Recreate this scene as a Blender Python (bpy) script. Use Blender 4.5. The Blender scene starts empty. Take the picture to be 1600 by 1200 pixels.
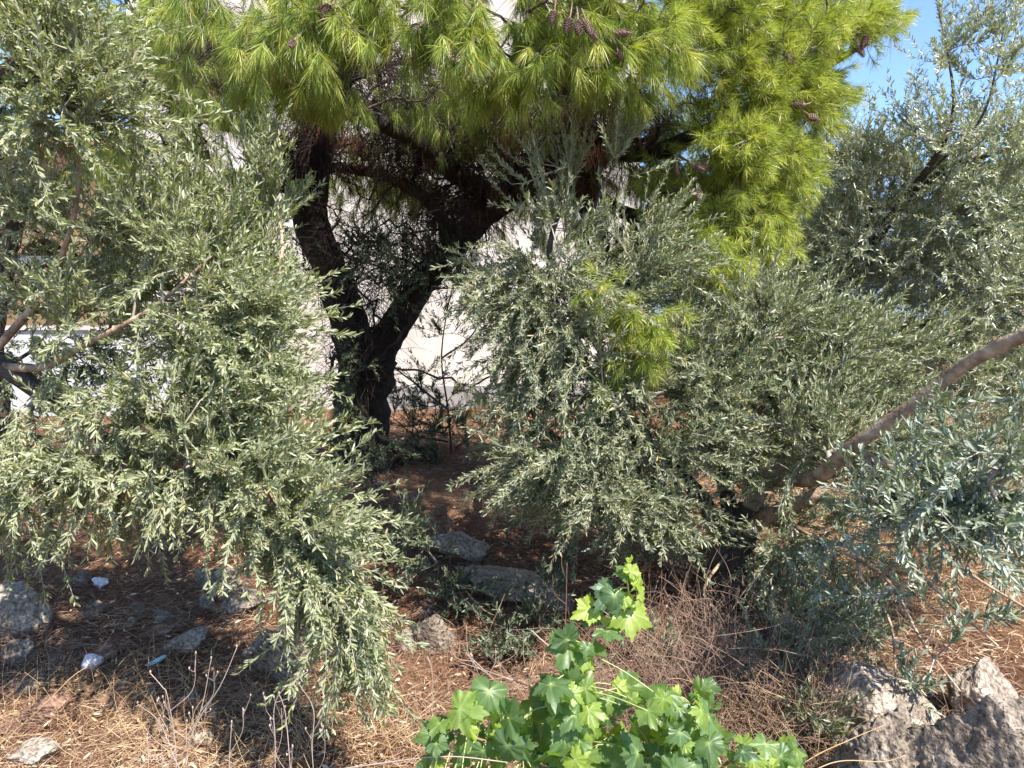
import bpy, math, random
import numpy as np
from mathutils import Vector, noise as mnoise
random.seed(11)
RNG = np.random.default_rng(11)
sc = bpy.context.scene
COL = sc.collection

# ------------------------------------------------------------------ camera
CAMZ = 1.8; F = 1155.0; HOR = 500.0
PITCH = math.atan((600 - HOR) / F)
cam = bpy.data.cameras.new('camera'); camo = bpy.data.objects.new('camera', cam); COL.objects.link(camo)
camo.location = (0, 0, CAMZ); camo.rotation_euler = (math.pi / 2 - PITCH, 0, 0)
cam.sensor_width = 36; cam.lens = 36 * F / 1600; cam.clip_end = 9000; cam.clip_start = 0.05
sc.camera = camo
sc.render.resolution_x = 1024; sc.render.resolution_y = 768
# ------------------------------------------------------------------ sky and sun
SUN = Vector((0.50, -0.56, 0.92)).normalized()
elev = math.asin(SUN.z); rot = math.atan2(SUN.x, SUN.y)
w = bpy.data.worlds.new('World'); sc.world = w; w.use_nodes = True
nt = w.node_tree; bg = nt.nodes['Background']
sky = nt.nodes.new('ShaderNodeTexSky'); sky.sky_type = 'NISHITA'; sky.sun_disc = False
sky.sun_elevation = elev; sky.sun_rotation = rot; sky.air_density = 0.9; sky.dust_density = 0.0; sky.ozone_density = 4.0; sky.altitude = 1200
nt.links.new(sky.outputs[0], bg.inputs[0]); bg.inputs[1].default_value = 0.15
sl = bpy.data.lights.new('sun', 'SUN'); slo = bpy.data.objects.new('sun', sl); COL.objects.link(slo)
sl.energy = 5.0; sl.angle = math.radians(0.5); sl.color = (1.0, 0.95, 0.87)
slo.rotation_euler = SUN.to_track_quat('Z', 'Y').to_euler(); slo.location = (0, 0, 30)
sc.view_settings.view_transform = 'Standard'; sc.view_settings.look = 'None'
sc.view_settings.exposure = 1.27; sc.view_settings.gamma = 1.0
if hasattr(sc, 'cycles'):
    sc.cycles.max_bounces = 8; sc.cycles.transmission_bounces = 6; sc.cycles.diffuse_bounces = 4

# ------------------------------------------------------------------ helpers
def A(*v): return np.array(v, float)
def P(px, py, d):
    """world point seen at photo pixel (1600 wide) at horizontal distance d"""
    u = (px - 800) / F; v = -(py - 600) / F
    cy, sy = math.cos(PITCH), math.sin(PITCH)
    dx, dy, dz = u, cy + v * sy, -sy + v * cy
    s = d / dy
    return A(dx * s, d, CAMZ + dz * s)
def gh(x, y):
    x = np.asarray(x, float); y = np.asarray(y, float)
    t = np.clip((y - 3.0) / 3.5, 0, 1); t = t * t * (3 - 2 * t)
    h = 0.45 * t
    n = (0.05 * np.sin(x * 1.3 + 0.7 * y) * np.cos(y * 1.1 - 0.5 * x) + 0.028 * np.sin(x * 3.7 + 1.3 + y * 1.9) * np.sin(y * 3.1 - x)
         + 0.012 * np.sin(x * 9.1 + y * 4.0) * np.sin(y * 8.3 + 2.0 - 2.7 * x))
    far = np.clip((14 - y) / 4.0, 0.1, 1)
    # bank on the right side
    r = np.clip((x - 1.6) / 1.6, 0, 1); r = r * r * (3 - 2 * r)
    b = 0.18 * r * np.clip((y - 3.4) / 1.5, 0, 1)
    return h + n * far + b
def G(px, py):
    """photo pixel -> point on the ground"""
    lo = 1.0
    for d in np.arange(1.5, 40, 0.02):
        p = P(px, py, d)
        if p[2] <= gh(p[0], p[1]): break
    p[2] = float(gh(p[0], p[1])); return p
def unit(v):
    v = np.asarray(v, float)
    return v / np.maximum(np.linalg.norm(v, axis=-1, keepdims=True), 1e-9)

def make_mesh(name, V, faces, mat, parent=None, attr=None, smooth=None, loc=None):
    """faces: list of (M,k) int arrays"""
    me = bpy.data.meshes.new(name)
    V = np.ascontiguousarray(V, dtype=np.float32)
    faces = [np.asarray(f, dtype=np.int32) for f in faces if len(f)]
    me.vertices.add(len(V)); me.vertices.foreach_set('co', V.ravel())
    tot = np.concatenate([np.full(len(f), f.shape[1], np.int32) for f in faces])
    li = np.concatenate([f.ravel() for f in faces])
    me.loops.add(len(li)); me.loops.foreach_set('vertex_index', li)
    me.polygons.add(len(tot))
    st = np.concatenate([[0], np.cumsum(tot)[:-1]]).astype(np.int32)
    me.polygons.foreach_set('loop_start', st)
    try: me.polygons.foreach_set('loop_total', tot)
    except Exception: pass
    if smooth is not None: me.polygons.foreach_set('use_smooth', np.full(len(tot), bool(smooth)))
    for k, a in (attr or {}).items():
        at = me.attributes.new(k, 'FLOAT', 'POINT'); at.data.foreach_set('value', np.ascontiguousarray(a, dtype=np.float32))
    me.update(calc_edges=True)
    if mat: me.materials.append(mat)
    o = bpy.data.objects.new(name, me); COL.objects.link(o)
    if parent:
        o.parent = parent; w_ = Vector((0, 0, 0)); q = parent
        while q: w_ += q.location; q = q.parent
        o.location = -w_
    return o
def tag(o, label=None, cat=None, group=None, kind=None):
    if label: o['label'] = label
    if cat: o['category'] = cat
    if group: o['group'] = group
    if kind: o['kind'] = kind
    return o
def thing(name, label, cat, loc, group=None):
    o = bpy.data.objects.new(name, None); COL.objects.link(o); o.location = tuple(float(c) for c in loc); o.empty_display_size = 0.1
    return tag(o, label, cat, group)

class Buf:
    def __init__(s): s.V = []; s.F3 = []; s.F4 = []; s.n = 0; s.r = []
    def add(s, V, f3=None, f4=None, r=None):
        V = np.asarray(V, float)
        if f3 is not None and len(f3): s.F3.append(np.asarray(f3) + s.n)
        if f4 is not None and len(f4): s.F4.append(np.asarray(f4) + s.n)
        s.V.append(V); s.n += len(V)
        s.r.append(np.zeros(len(V)) if r is None else np.broadcast_to(r, (len(V),)))
    def build(s, name, mat, parent=None, smooth=None):
        if not s.n: return None
        fs = []
        if s.F3: fs.append(np.concatenate(s.F3))
        if s.F4: fs.append(np.concatenate(s.F4))
        return make_mesh(name, np.concatenate(s.V), fs, mat, parent, {'rnd': np.concatenate(s.r)}, smooth)

def catmull(pts, rs, step):
    pts = np.asarray(pts, float); rs = np.asarray(rs, float)
    X = np.concatenate([[2 * pts[0] - pts[1]], pts, [2 * pts[-1] - pts[-2]]])
    out = []; ro = []
    for i in range(len(pts) - 1):
        p0, p1, p2, p3 = X[i:i + 4]
        n = max(2, int(np.linalg.norm(p2 - p1) / step))
        for t in np.arange(n) / n:
            out.append(0.5 * (2 * p1 + (p2 - p0) * t + (2 * p0 - 5 * p1 + 4 * p2 - p3) * t * t + (3 * p1 - p0 - 3 * p2 + p3) * t ** 3))
            ro.append(rs[i] + (rs[i + 1] - rs[i]) * t)
    out.append(pts[-1]); ro.append(rs[-1])
    return np.array(out), np.array(ro)
def tube(buf, pts, rs, k=10, step=0.05, rough=0.0, ridg=0.0, raw=False, cap=True, r=0.5):
    if raw: C, R = np.asarray(pts, float), np.asarray(rs, float)
    else: C, R = catmull(pts, rs, step)
    n = len(C)
    T = unit(np.gradient(C, axis=0))
    up = A(0.3, 0.2, 1); N = []
    nrm = unit(np.cross(T[0], up if abs(T[0] @ unit(up)) < 0.9 else A(1, 0, 0)))
    for i in range(n):
        nrm = unit(nrm - T[i] * (nrm @ T[i])); N.append(nrm)
    N = np.array(N); B = np.cross(T, N)
    ang = np.arange(k) / k * 2 * math.pi
    V = np.zeros((n, k, 3))
    for j, a in enumerate(ang):
        rr = R.copy()
        if ridg: rr = rr * (1 + ridg * math.sin(a * 5 + 1.0) + 0)
        V[:, j] = C + (N * math.cos(a) + B * math.sin(a)) * rr[:, None]
    if rough:
        for i in range(n):
            for j in range(k):
                v = V[i, j]; f = 0.9 / max(R[i], 0.01)
                q = mnoise.noise(Vector(v * min(f, 22))) + 0.6 * mnoise.noise(Vector(v * min(f * 2.7, 60)))
                V[i, j] = C[i] + (v - C[i]) * (1 + rough * q)
    idx = np.arange(n * k).reshape(n, k)
    a = idx[:-1]; b = idx[1:]
    f4 = np.stack([a, np.roll(a, -1, 1), np.roll(b, -1, 1), b], -1).reshape(-1, 4)
    Vf = V.reshape(-1, 3); f3 = []
    if cap:
        Vf = np.concatenate([Vf, [C[-1] + T[-1] * R[-1] * 0.5]]); m = n * k
        f3 = [[idx[-1, j], idx[-1, (j + 1) % k], m] for j in range(k)]
    buf.add(Vf, f3, f4, r)
    return C, R, T

# ------------------------------------------------------------------ materials
def mat(name):
    m = bpy.data.materials.new(name); m.use_nodes = True
    n = m.node_tree.nodes; b = n['Principled BSDF']
    return m, m.node_tree, n, b
def ramp(nt, stops, interp='LINEAR'):
    r = nt.nodes.new('ShaderNodeValToRGB'); cr = r.color_ramp; cr.interpolation = interp
    while len(cr.elements) < len(stops): cr.elements.new(0.5)
    for e, (p, c) in zip(cr.elements, stops): e.position = p; e.color = (*c, 1)
    return r
def leaf_mat(name, top, under, trans, tw=0.35, rough=0.42, spec=0.5):
    m, nt, n, b = mat(name)
    at = n.new('ShaderNodeAttribute'); at.attribute_name = 'rnd'
    rt = ramp(nt, top); ru = ramp(nt, under)
    nt.links.new(at.outputs['Fac'], rt.inputs[0]); nt.links.new(at.outputs['Fac'], ru.inputs[0])
    geo = n.new('ShaderNodeNewGeometry')
    mx = n.new('ShaderNodeMix'); mx.data_type = 'RGBA'
    nt.links.new(geo.outputs['Backfacing'], mx.inputs[0]); nt.links.new(rt.outputs[0], mx.inputs[6]); nt.links.new(ru.outputs[0], mx.inputs[7])
    nt.links.new(mx.outputs[2], b.inputs['Base Color'])
    b.inputs['Roughness'].default_value = rough; b.inputs['Specular IOR Level'].default_value = spec
    tr = n.new('ShaderNodeBsdfTranslucent')
    tm = n.new('ShaderNodeMix'); tm.data_type = 'RGBA'; tm.blend_type = 'MULTIPLY'; tm.inputs[0].default_value = 0.0
    tr.inputs[0].default_value = (*trans, 1)
    ms = n.new('ShaderNodeMixShader'); ms.inputs[0].default_value = tw
    nt.links.new(b.outputs[0], ms.inputs[1]); nt.links.new(tr.outputs[0], ms.inputs[2])
    nt.links.new(ms.outputs[0], n['Material Output'].inputs[0])
    return m
M = {}
M['olive'] = leaf_mat('olive_leaf', [(0, (0.10, 0.125, 0.065)), (0.5, (0.19, 0.215, 0.105)), (0.9, (0.34, 0.355, 0.18)), (1, (0.45, 0.33, 0.12))],
                      [(0, (0.20, 0.225, 0.15)), (0.7, (0.30, 0.325, 0.21)), (1, (0.36, 0.30, 0.16))], (0.22, 0.28, 0.06), 0.28, 0.40)
M['olive_silver'] = leaf_mat('olive_leaf_silvery', [(0, (0.13, 0.165, 0.095)), (0.5, (0.235, 0.275, 0.15)), (0.9, (0.38, 0.41, 0.23)), (1, (0.5, 0.33, 0.12))],
                      [(0, (0.34, 0.37, 0.27)), (0.7, (0.50, 0.53, 0.40)), (1, (0.42, 0.36, 0.2))], (0.30, 0.36, 0.10), 0.30, 0.30, 0.8)
M['olive_front'] = leaf_mat('olive_leaf_light', [(0, (0.10, 0.13, 0.06)), (0.5, (0.21, 0.235, 0.10)), (0.9, (0.42, 0.415, 0.17)), (1, (0.48, 0.36, 0.14))],
                      [(0, (0.25, 0.275, 0.17)), (0.7, (0.40, 0.42, 0.25)), (1, (0.40, 0.34, 0.18))], (0.32, 0.38, 0.08), 0.32, 0.40)
M['olive_blue'] = leaf_mat('olive_leaf_bluish', [(0, (0.06, 0.095, 0.075)), (0.5, (0.11, 0.155, 0.12)), (1, (0.26, 0.29, 0.12))],
                      [(0, (0.26, 0.30, 0.24)), (1, (0.34, 0.37, 0.27))], (0.2, 0.26, 0.06), 0.22, 0.36, 0.6)
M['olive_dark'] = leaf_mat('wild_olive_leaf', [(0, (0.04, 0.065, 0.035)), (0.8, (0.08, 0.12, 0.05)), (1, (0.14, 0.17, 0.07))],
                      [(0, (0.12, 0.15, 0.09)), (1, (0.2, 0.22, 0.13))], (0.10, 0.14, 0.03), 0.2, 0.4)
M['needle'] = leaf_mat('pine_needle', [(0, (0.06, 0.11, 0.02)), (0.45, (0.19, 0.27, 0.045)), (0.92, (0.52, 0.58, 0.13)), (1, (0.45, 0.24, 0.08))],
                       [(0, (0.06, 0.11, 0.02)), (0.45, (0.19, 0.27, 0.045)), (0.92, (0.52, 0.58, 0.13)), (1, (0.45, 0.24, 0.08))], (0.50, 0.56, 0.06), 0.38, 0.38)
M['dead_needle'] = leaf_mat('dead_pine_needle', [(0, (0.10, 0.042, 0.025)), (1, (0.32, 0.14, 0.065))], [(0, (0.10, 0.042, 0.025)), (1, (0.32, 0.14, 0.065))], (0.35, 0.14, 0.05), 0.25, 0.6)
M['far_leaf'] = leaf_mat('far_tree_leaf', [(0, (0.05, 0.08, 0.03)), (1, (0.16, 0.2, 0.07))], [(0, (0.10, 0.13, 0.07)), (1, (0.2, 0.22, 0.12))], (0.12, 0.18, 0.03), 0.25, 0.5)
def noisy(name, stops, scale, rough=0.9, bump=0.4, bscale=None, detail=6, stretch=None, dist=0.02, attr=0):
    m, nt, n, b = mat(name)
    tc = n.new('ShaderNodeTexCoord'); mp = n.new('ShaderNodeMapping')
    if stretch: mp.inputs['Scale'].default_value = stretch
    nt.links.new(tc.outputs['Object'], mp.inputs[0])
    no = n.new('ShaderNodeTexNoise'); no.inputs['Scale'].default_value = scale; no.inputs['Detail'].default_value = detail; no.inputs['Roughness'].default_value = 0.62
    nt.links.new(mp.outputs[0], no.inputs['Vector'])
    r = ramp(nt, stops); nt.links.new(no.outputs[0], r.inputs[0]); nt.links.new(r.outputs[0], b.inputs['Base Color'])
    b.inputs['Roughness'].default_value = rough; b.inputs['Specular IOR Level'].default_value = 0.25
    if bump:
        n2 = n.new('ShaderNodeTexNoise'); n2.inputs['Scale'].default_value = bscale or scale * 3; n2.inputs['Detail'].default_value = 8
        nt.links.new(mp.outputs[0], n2.inputs['Vector'])
        bp = n.new('ShaderNodeBump'); bp.inputs['Strength'].default_value = bump; bp.inputs['Distance'].default_value = dist
        nt.links.new(n2.outputs[0], bp.inputs['Height']); nt.links.new(bp.outputs[0], b.inputs['Normal'])
    return m
M['pine_bark'] = noisy('pine_bark', [(0.3, (0.014, 0.012, 0.010)), (0.55, (0.04, 0.03, 0.025)), (0.75, (0.09, 0.065, 0.052))], 9, bump=1.0, bscale=26, stretch=(1, 1, .45), dist=0.05)
M['red_bark'] = noisy('red_bark', [(0.3, (0.06, 0.03, 0.02)), (0.7, (0.17, 0.08, 0.045))], 14, bump=0.8, dist=0.03)
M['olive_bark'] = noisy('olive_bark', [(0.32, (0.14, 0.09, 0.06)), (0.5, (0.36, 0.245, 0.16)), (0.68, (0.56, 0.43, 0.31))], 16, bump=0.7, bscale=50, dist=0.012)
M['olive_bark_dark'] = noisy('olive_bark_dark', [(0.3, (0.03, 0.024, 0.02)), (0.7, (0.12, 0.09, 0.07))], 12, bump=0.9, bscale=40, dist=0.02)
M['twig'] = noisy('twig_bark', [(0.3, (0.24, 0.20, 0.165)), (0.7, (0.46, 0.41, 0.35))], 30, bump=0)
M['pine_twig'] = noisy('pine_twig_bark', [(0.3, (0.06, 0.042, 0.035)), (0.7, (0.22, 0.17, 0.14))], 18, bump=0)
M['dead_twig'] = noisy('dead_twig_bark', [(0.3, (0.022, 0.015, 0.012)), (0.7, (0.075, 0.052, 0.042))], 12, bump=0)
M['straw'] = noisy('dry_straw', [(0.3, (0.36, 0.22, 0.11)), (0.6, (0.55, 0.38, 0.2)), (0.8, (0.68, 0.52, 0.32))], 5, bump=0)
M['dry_stem'] = noisy('dry_grey_stem', [(0.3, (0.27, 0.20, 0.165)), (0.7, (0.47, 0.38, 0.32))], 10, bump=0)
M['brush'] = noisy('dry_brush', [(0.3, (0.17, 0.10, 0.07)), (0.7, (0.38, 0.26, 0.19))], 7, bump=0)

# ground
def ground_mat():
    m, nt, n, b = mat('needle_covered_earth')
    tc = n.new('ShaderNodeTexCoord')
    n1 = n.new('ShaderNodeTexNoise'); n1.inputs['Scale'].default_value = 1.1; n1.inputs['Detail'].default_value = 6
    n2 = n.new('ShaderNodeTexNoise'); n2.inputs['Scale'].default_value = 45; n2.inputs['Detail'].default_value = 8; n2.inputs['Roughness'].default_value = 0.7
    for q in (n1, n2): nt.links.new(tc.outputs['Object'], q.inputs['Vector'])
    r1 = ramp(nt, [(0.35, (0.12, 0.058, 0.034)), (0.55, (0.22, 0.12, 0.07)), (0.7, (0.33, 0.21, 0.13))])
    r2 = ramp(nt, [(0.3, (0.35, 0.33, 0.32)), (0.55, (0.9, 0.88, 0.85)), (0.75, (1.35, 1.3, 1.2))])
    nt.links.new(n1.outputs[0], r1.inputs[0]); nt.links.new(n2.outputs[0], r2.inputs[0])
    mx = n.new('ShaderNodeMix'); mx.data_type = 'RGBA'; mx.blend_type = 'MULTIPLY'; mx.inputs[0].default_value = 1
    nt.links.new(r1.outputs[0], mx.inputs[6]); nt.links.new(r2.outputs[0], mx.inputs[7]); nt.links.new(mx.outputs[2], b.inputs['Base Color'])
    b.inputs['Roughness'].default_value = 0.95; b.inputs['Specular IOR Level'].default_value = 0.1
    bp = n.new('ShaderNodeBump'); bp.inputs['Strength'].default_value = 0.9; bp.inputs['Distance'].default_value = 0.03
    nt.links.new(n2.outputs[0], bp.inputs['Height']); nt.links.new(bp.outputs[0], b.inputs['Normal'])
    return m
M['ground'] = ground_mat()
def rock_mat(name, a, bcol, c, pit=0.6):
    m, nt, n, b = mat(name)
    tc = n.new('ShaderNodeTexCoord')
    n1 = n.new('ShaderNodeTexNoise'); n1.inputs['Scale'].default_value = 7; n1.inputs['Detail'].default_value = 9; n1.inputs['Roughness'].default_value = 0.68
    vo = n.new('ShaderNodeTexVoronoi'); vo.inputs['Scale'].default_value = 30
    n3 = n.new('ShaderNodeTexNoise'); n3.inputs['Scale'].default_value = 55; n3.inputs['Detail'].default_value = 6
    for q in (n1, n3): nt.links.new(tc.outputs['Object'], q.inputs['Vector'])
    mv = n.new('ShaderNodeVectorMath'); mv.operation = 'MULTIPLY_ADD'; mv.inputs[1].default_value = (0.12,) * 3
    nt.links.new(n1.outputs['Color'], mv.inputs[0]); nt.links.new(tc.outputs['Object'], mv.inputs[2]); nt.links.new(mv.outputs[0], vo.inputs['Vector'])
    r = ramp(nt, [(0.32, a), (0.5, bcol), (0.68, c)]); nt.links.new(n1.outputs[0], r.inputs[0])
    rf = ramp(nt, [(.34, (.45, .43, .40)), (.5, (1, 1, 1)), (.66, (1.3, 1.28, 1.22))]); nt.links.new(n3.outputs[0], rf.inputs[0])
    mf = n.new('ShaderNodeMix'); mf.data_type = 'RGBA'; mf.blend_type = 'MULTIPLY'; mf.inputs[0].default_value = .85
    nt.links.new(r.outputs[0], mf.inputs[6]); nt.links.new(rf.outputs[0], mf.inputs[7]); nt.links.new(mf.outputs[2], b.inputs['Base Color'])
    rp = ramp(nt, [(0.0, (0, 0, 0)), (0.25, (1, 1, 1))]); nt.links.new(vo.outputs['Distance'], rp.inputs[0])
    ad = n.new('ShaderNodeMath'); ad.operation = 'MULTIPLY_ADD'; ad.inputs[1].default_value = pit
    nt.links.new(rp.outputs[0], ad.inputs[0]); nt.links.new(n3.outputs[0], ad.inputs[2])
    bp = n.new('ShaderNodeBump'); bp.inputs['Strength'].default_value = 1.0; bp.inputs['Distance'].default_value = 0.03
    nt.links.new(ad.outputs[0], bp.inputs['Height']); nt.links.new(bp.outputs[0], b.inputs['Normal'])
    b.inputs['Roughness'].default_value = 0.92; b.inputs['Specular IOR Level'].default_value = 0.2
    return m
M['rock_grey'] = rock_mat('grey_limestone', (0.09, 0.072, 0.056), (0.21, 0.175, 0.14), (0.40, 0.345, 0.285))
M['rock_pale'] = rock_mat('pale_limestone', (0.20, 0.16, 0.125), (0.36, 0.295, 0.235), (0.52, 0.445, 0.37), 0.2)
M['rock_pit'] = rock_mat('pitted_limestone', (0.09, 0.07, 0.054), (0.23, 0.185, 0.145), (0.38, 0.32, 0.26), 1.6)
M['rock_red'] = rock_mat('earth_stained_stone', (0.15, 0.08, 0.05), (0.28, 0.17, 0.12), (0.4, 0.29, 0.22), 0.2)
def plain(name, c, rough=0.6, **k): return noisy(name, [(0.3, tuple(x * 0.85 for x in c)), (0.7, c)], k.get('s', 3), rough, k.get('b', 0.15), k.get('bs', 40), dist=0.005)
M['cream'] = plain('cream_plaster', (0.60, 0.535, 0.475), 0.9)
def stain(m):
    nt = m.node_tree; n = nt.nodes; b_ = n['Principled BSDF']; src = b_.inputs['Base Color'].links[0].from_socket
    tc = n.new('ShaderNodeTexCoord'); mp = n.new('ShaderNodeMapping'); mp.inputs['Scale'].default_value = (1.6, 1, .22); nt.links.new(tc.outputs['Object'], mp.inputs[0])
    no = n.new('ShaderNodeTexNoise'); no.inputs['Scale'].default_value = 2.2; no.inputs['Detail'].default_value = 8; no.inputs['Roughness'].default_value = .7; nt.links.new(mp.outputs[0], no.inputs['Vector'])
    r = ramp(nt, [(.35, (.62, .56, .50)), (.55, (1, 1, 1))]); nt.links.new(no.outputs[0], r.inputs[0])
    mx = n.new('ShaderNodeMix'); mx.data_type = 'RGBA'; mx.blend_type = 'MULTIPLY'; mx.inputs[0].default_value = .5
    nt.links.new(src, mx.inputs[6]); nt.links.new(r.outputs[0], mx.inputs[7]); nt.links.new(mx.outputs[2], b_.inputs['Base Color'])
stain(M['cream'])
M['white'] = plain('white_plaster', (0.52, 0.505, 0.50), 0.9)
M['plinth'] = plain('pale_grey_plinth', (0.30, 0.275, 0.26), 0.9)
M['ochre'] = plain('ochre_plaster', (0.24, 0.155, 0.085), 0.9)
M['roof'] = plain('roof_tile', (0.35, 0.15, 0.09), 0.9)
M['grey'] = plain('grey_beam', (0.12, 0.12, 0.13), 0.7)
M['glass_dark'] = plain('dark_window', (0.05, 0.05, 0.03), 0.15)
M['hill'] = plain('far_hill_haze_blue', (0.10, 0.15, 0.27), 1.0, s=0.01)  # blue of the distant haze is put into the hill colour
M['litter_white'] = plain('white_plastic', (0.72, 0.70, 0.76), 0.4)
M['litter_blue'] = plain('pale_blue_plastic', (0.42, 0.62, 0.66), 0.4)
M['litter_deep'] = plain('blue_wrapper', (0.10, 0.20, 0.55), 0.3)
M['litter_green'] = plain('green_wrapper', (0.03, 0.35, 0.22), 0.4)

# ------------------------------------------------------------------ leaves
def leaves(buf, base, d, nrm, L, W, rnd, fold=0.12, curve=0.10):
    n = len(base)
    if not n: return
    d = unit(d); nrm = unit(nrm - d * np.sum(nrm * d, 1, keepdims=True)); s = np.cross(d, nrm)
    L = L[:, None]; W = W[:, None]
    cur = (curve * RNG.normal(1, 0.9, (n, 1))) * L
    def pt(t, w, h): return base + d * (t * L) + s * (w * W) + nrm * (h * W) - nrm * cur * t * t
    V = np.stack([pt(0, 0, 0), pt(.28, .46, fold), pt(.72, .45, fold), pt(1, 0, 0), pt(.72, -.45, fold), pt(.28, -.46, fold), pt(.32, 0, -fold), pt(.70, 0, -fold)], 1)
    o = (np.arange(n) * 8)[:, None]
    f3 = np.concatenate([o + A(0, 6, 1).astype(int), o + A(2, 7, 3).astype(int), o + A(3, 7, 4).astype(int), o + A(0, 5, 6).astype(int)])
    f4 = np.concatenate([o + A(1, 6, 7, 2).astype(int), o + A(6, 5, 4, 7).astype(int)])
    buf.add(V.reshape(-1, 3), f3, f4, np.repeat(rnd, 8))
def needles(buf, base, d, L, W, rnd, droop=0.25):
    n = len(base)
    if not n: return
    d = unit(d); ref = unit(RNG.normal(size=(n, 3))); s = unit(np.cross(d, ref))
    L = L[:, None]; W = np.broadcast_to(np.asarray(W), (n,))[:, None]
    g = A(0, 0, -1)[None] * droop * L
    m = base + d * 0.55 * L + g * 0.3; t = base + d * L + g
    V = np.stack([base - s * W / 2, base + s * W / 2, m - s * W / 2, m + s * W / 2, t], 1)
    o = (np.arange(n) * 5)[:, None]
    buf.add(V.reshape(-1, 3), o + A(2, 3, 4).astype(int), o + A(0, 1, 3, 2).astype(int), np.repeat(rnd, 5))
def perp(axis):
    n = len(axis); u = unit(np.cross(axis, unit(RNG.normal(size=(n, 3)))))
    return u, np.cross(axis, u)
def prisms(buf, p0, p1, r0, r1, k=4, r=None):
    n = len(p0)
    if not n: return
    ax = unit(p1 - p0); u = unit(np.cross(ax, A(0.31, 0.52, 0.79)[None])); v = np.cross(ax, u)
    a = np.arange(k) / k * 2 * math.pi
    ring = u[:, None] * np.cos(a)[None, :, None] + v[:, None] * np.sin(a)[None, :, None]
    V = np.concatenate([p0[:, None] + ring * np.asarray(r0).reshape(-1, 1, 1), p1[:, None] + ring * np.asarray(r1).reshape(-1, 1, 1)], 1)
    o = (np.arange(n) * 2 * k)[:, None, None]
    j = np.arange(k); q = np.stack([j, (j + 1) % k, (j + 1) % k + k, j + k], -1)[None]
    buf.add(V.reshape(-1, 3), None, (o + q).reshape(-1, 4), 0.5 if r is None else np.repeat(r, 2 * k))

def blob_pts(blobs, k=1.0, kr=1.0):
    """blobs: (px,py,depth, rx_px, ry_px, r_depth, n, bias) -> attractors, bias"""
    out = []; bs = []
    for (px, py, d, rx, ry, rd, n, b) in blobs:
        n = max(1, int(n * k)); q = unit(RNG.normal(size=(n, 3))) * (RNG.random((n, 1)) ** 0.42)
        for a in q:
            dd = d + a[1] * rd * kr
            s = dd / d
            out.append(P(px + a[0] * rx * kr, py - a[2] * ry * kr, dd)); bs.append(b)
    return np.array(out), np.array(bs, float)

def grow(skel, skd, attr, step=0.07, sag=0.0, wob=0.012):
    n0 = len(skel); cap = n0 + len(attr) * 60
    Pn = np.zeros((cap, 3)); Dn = np.zeros((cap, 3)); par = np.full(cap, -1)
    Pn[:n0] = skel; Dn[:n0] = skd; n = n0
    dist = np.array([np.min(np.sum((skel - a) ** 2, 1)) for a in attr])
    tips = np.zeros(len(attr), int)
    for ai in np.argsort(dist):
        a = attr[ai]
        v = a - Pn[:n]; d2 = np.sqrt(np.sum(v * v, 1)) + 1e-6
        cosv = np.sum(v * Dn[:n], 1) / d2
        i = int(np.argmin(d2 * (1.15 - 0.35 * cosv)))
        p0 = Pn[i]; vv = a - p0; L = np.linalg.norm(vv); vh = vv / max(L, 1e-6)
        c = p0 + L * 0.45 * unit(0.5 * Dn[i] + 0.7 * vh + RNG.normal(size=3) * 0.15) + A(0, 0, 1) * sag * L
        m = max(1, min(50, int(L / step))); pi = i; prev = p0
        for j in range(1, m + 1):
            t = j / m; q = (1 - t) ** 2 * p0 + 2 * t * (1 - t) * c + t * t * a
            if j < m: q = q + RNG.normal(size=3) * wob * min(1, L * 2)
            Pn[n] = q; Dn[n] = unit(q - prev); par[n] = pi; pi = n; prev = q; n += 1
        tips[ai] = pi
    Pn, Dn, par = Pn[:n], Dn[:n], par[:n]
    cnt = np.zeros(n)
    cnt[tips] += 1
    for i in range(n - 1, n0 - 1, -1):
        if par[i] >= n0: cnt[par[i]] += cnt[i]
    return Pn, Dn, par, cnt, tips, n0

def shoots(start, d, L, bend, nseg=4):
    """polyline shoots; returns p0,p1 arrays"""
    p = start.copy(); d = unit(d); P0 = []; P1 = []; T = []
    for k in range(nseg):
        d = unit(d + bend * (1.0 / nseg) + RNG.normal(size=d.shape) * 0.07)
        q = p + d * (L / nseg)[:, None]
        P0.append(p); P1.append(q); T.append(np.full(len(p), (k + 1) / nseg)); p = q
    return np.concatenate(P0), np.concatenate(P1), np.concatenate(T)

def leaf_segments(buf, p0, p1, spacing, L, W, upb=0.5, ang=(20, 52), mult=1.0, lb=None, rb=0.0):
    ln = np.linalg.norm(p1 - p0, axis=1)
    cnt = np.maximum(0, (ln / spacing * 2 * mult + RNG.random(len(ln))).astype(int))
    i = np.repeat(np.arange(len(p0)), cnt); n = len(i)
    if not n: return
    t = RNG.random((n, 1)); base = p0[i] + (p1[i] - p0[i]) * t
    ax = unit(p1[i] - p0[i]); u, v = perp(ax)
    th = np.radians(RNG.uniform(ang[0], ang[1], n))[:, None]
    d = ax * np.cos(th) + u * np.sin(th)
    d = unit(d + A(0, 0, 0.12)[None])
    nm = unit(ax * 0.5 + A(0, 0, 1)[None] * upb + RNG.normal(size=(n, 3)) * 0.28)
    # a part of the leaves shows the pale underside
    fl = RNG.random(n) < 0.22; nm[fl] *= -1
    ll = L * RNG.uniform(0.6, 1.12, n); 
    rn = np.clip(RNG.normal(0.42 + rb, 0.24, n), 0, 0.93); rn[RNG.random(n) < 0.014] = 1.0
    leaves(buf, base, d, nm, ll, W * RNG.uniform(0.75, 1.15, n), rn)

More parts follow.
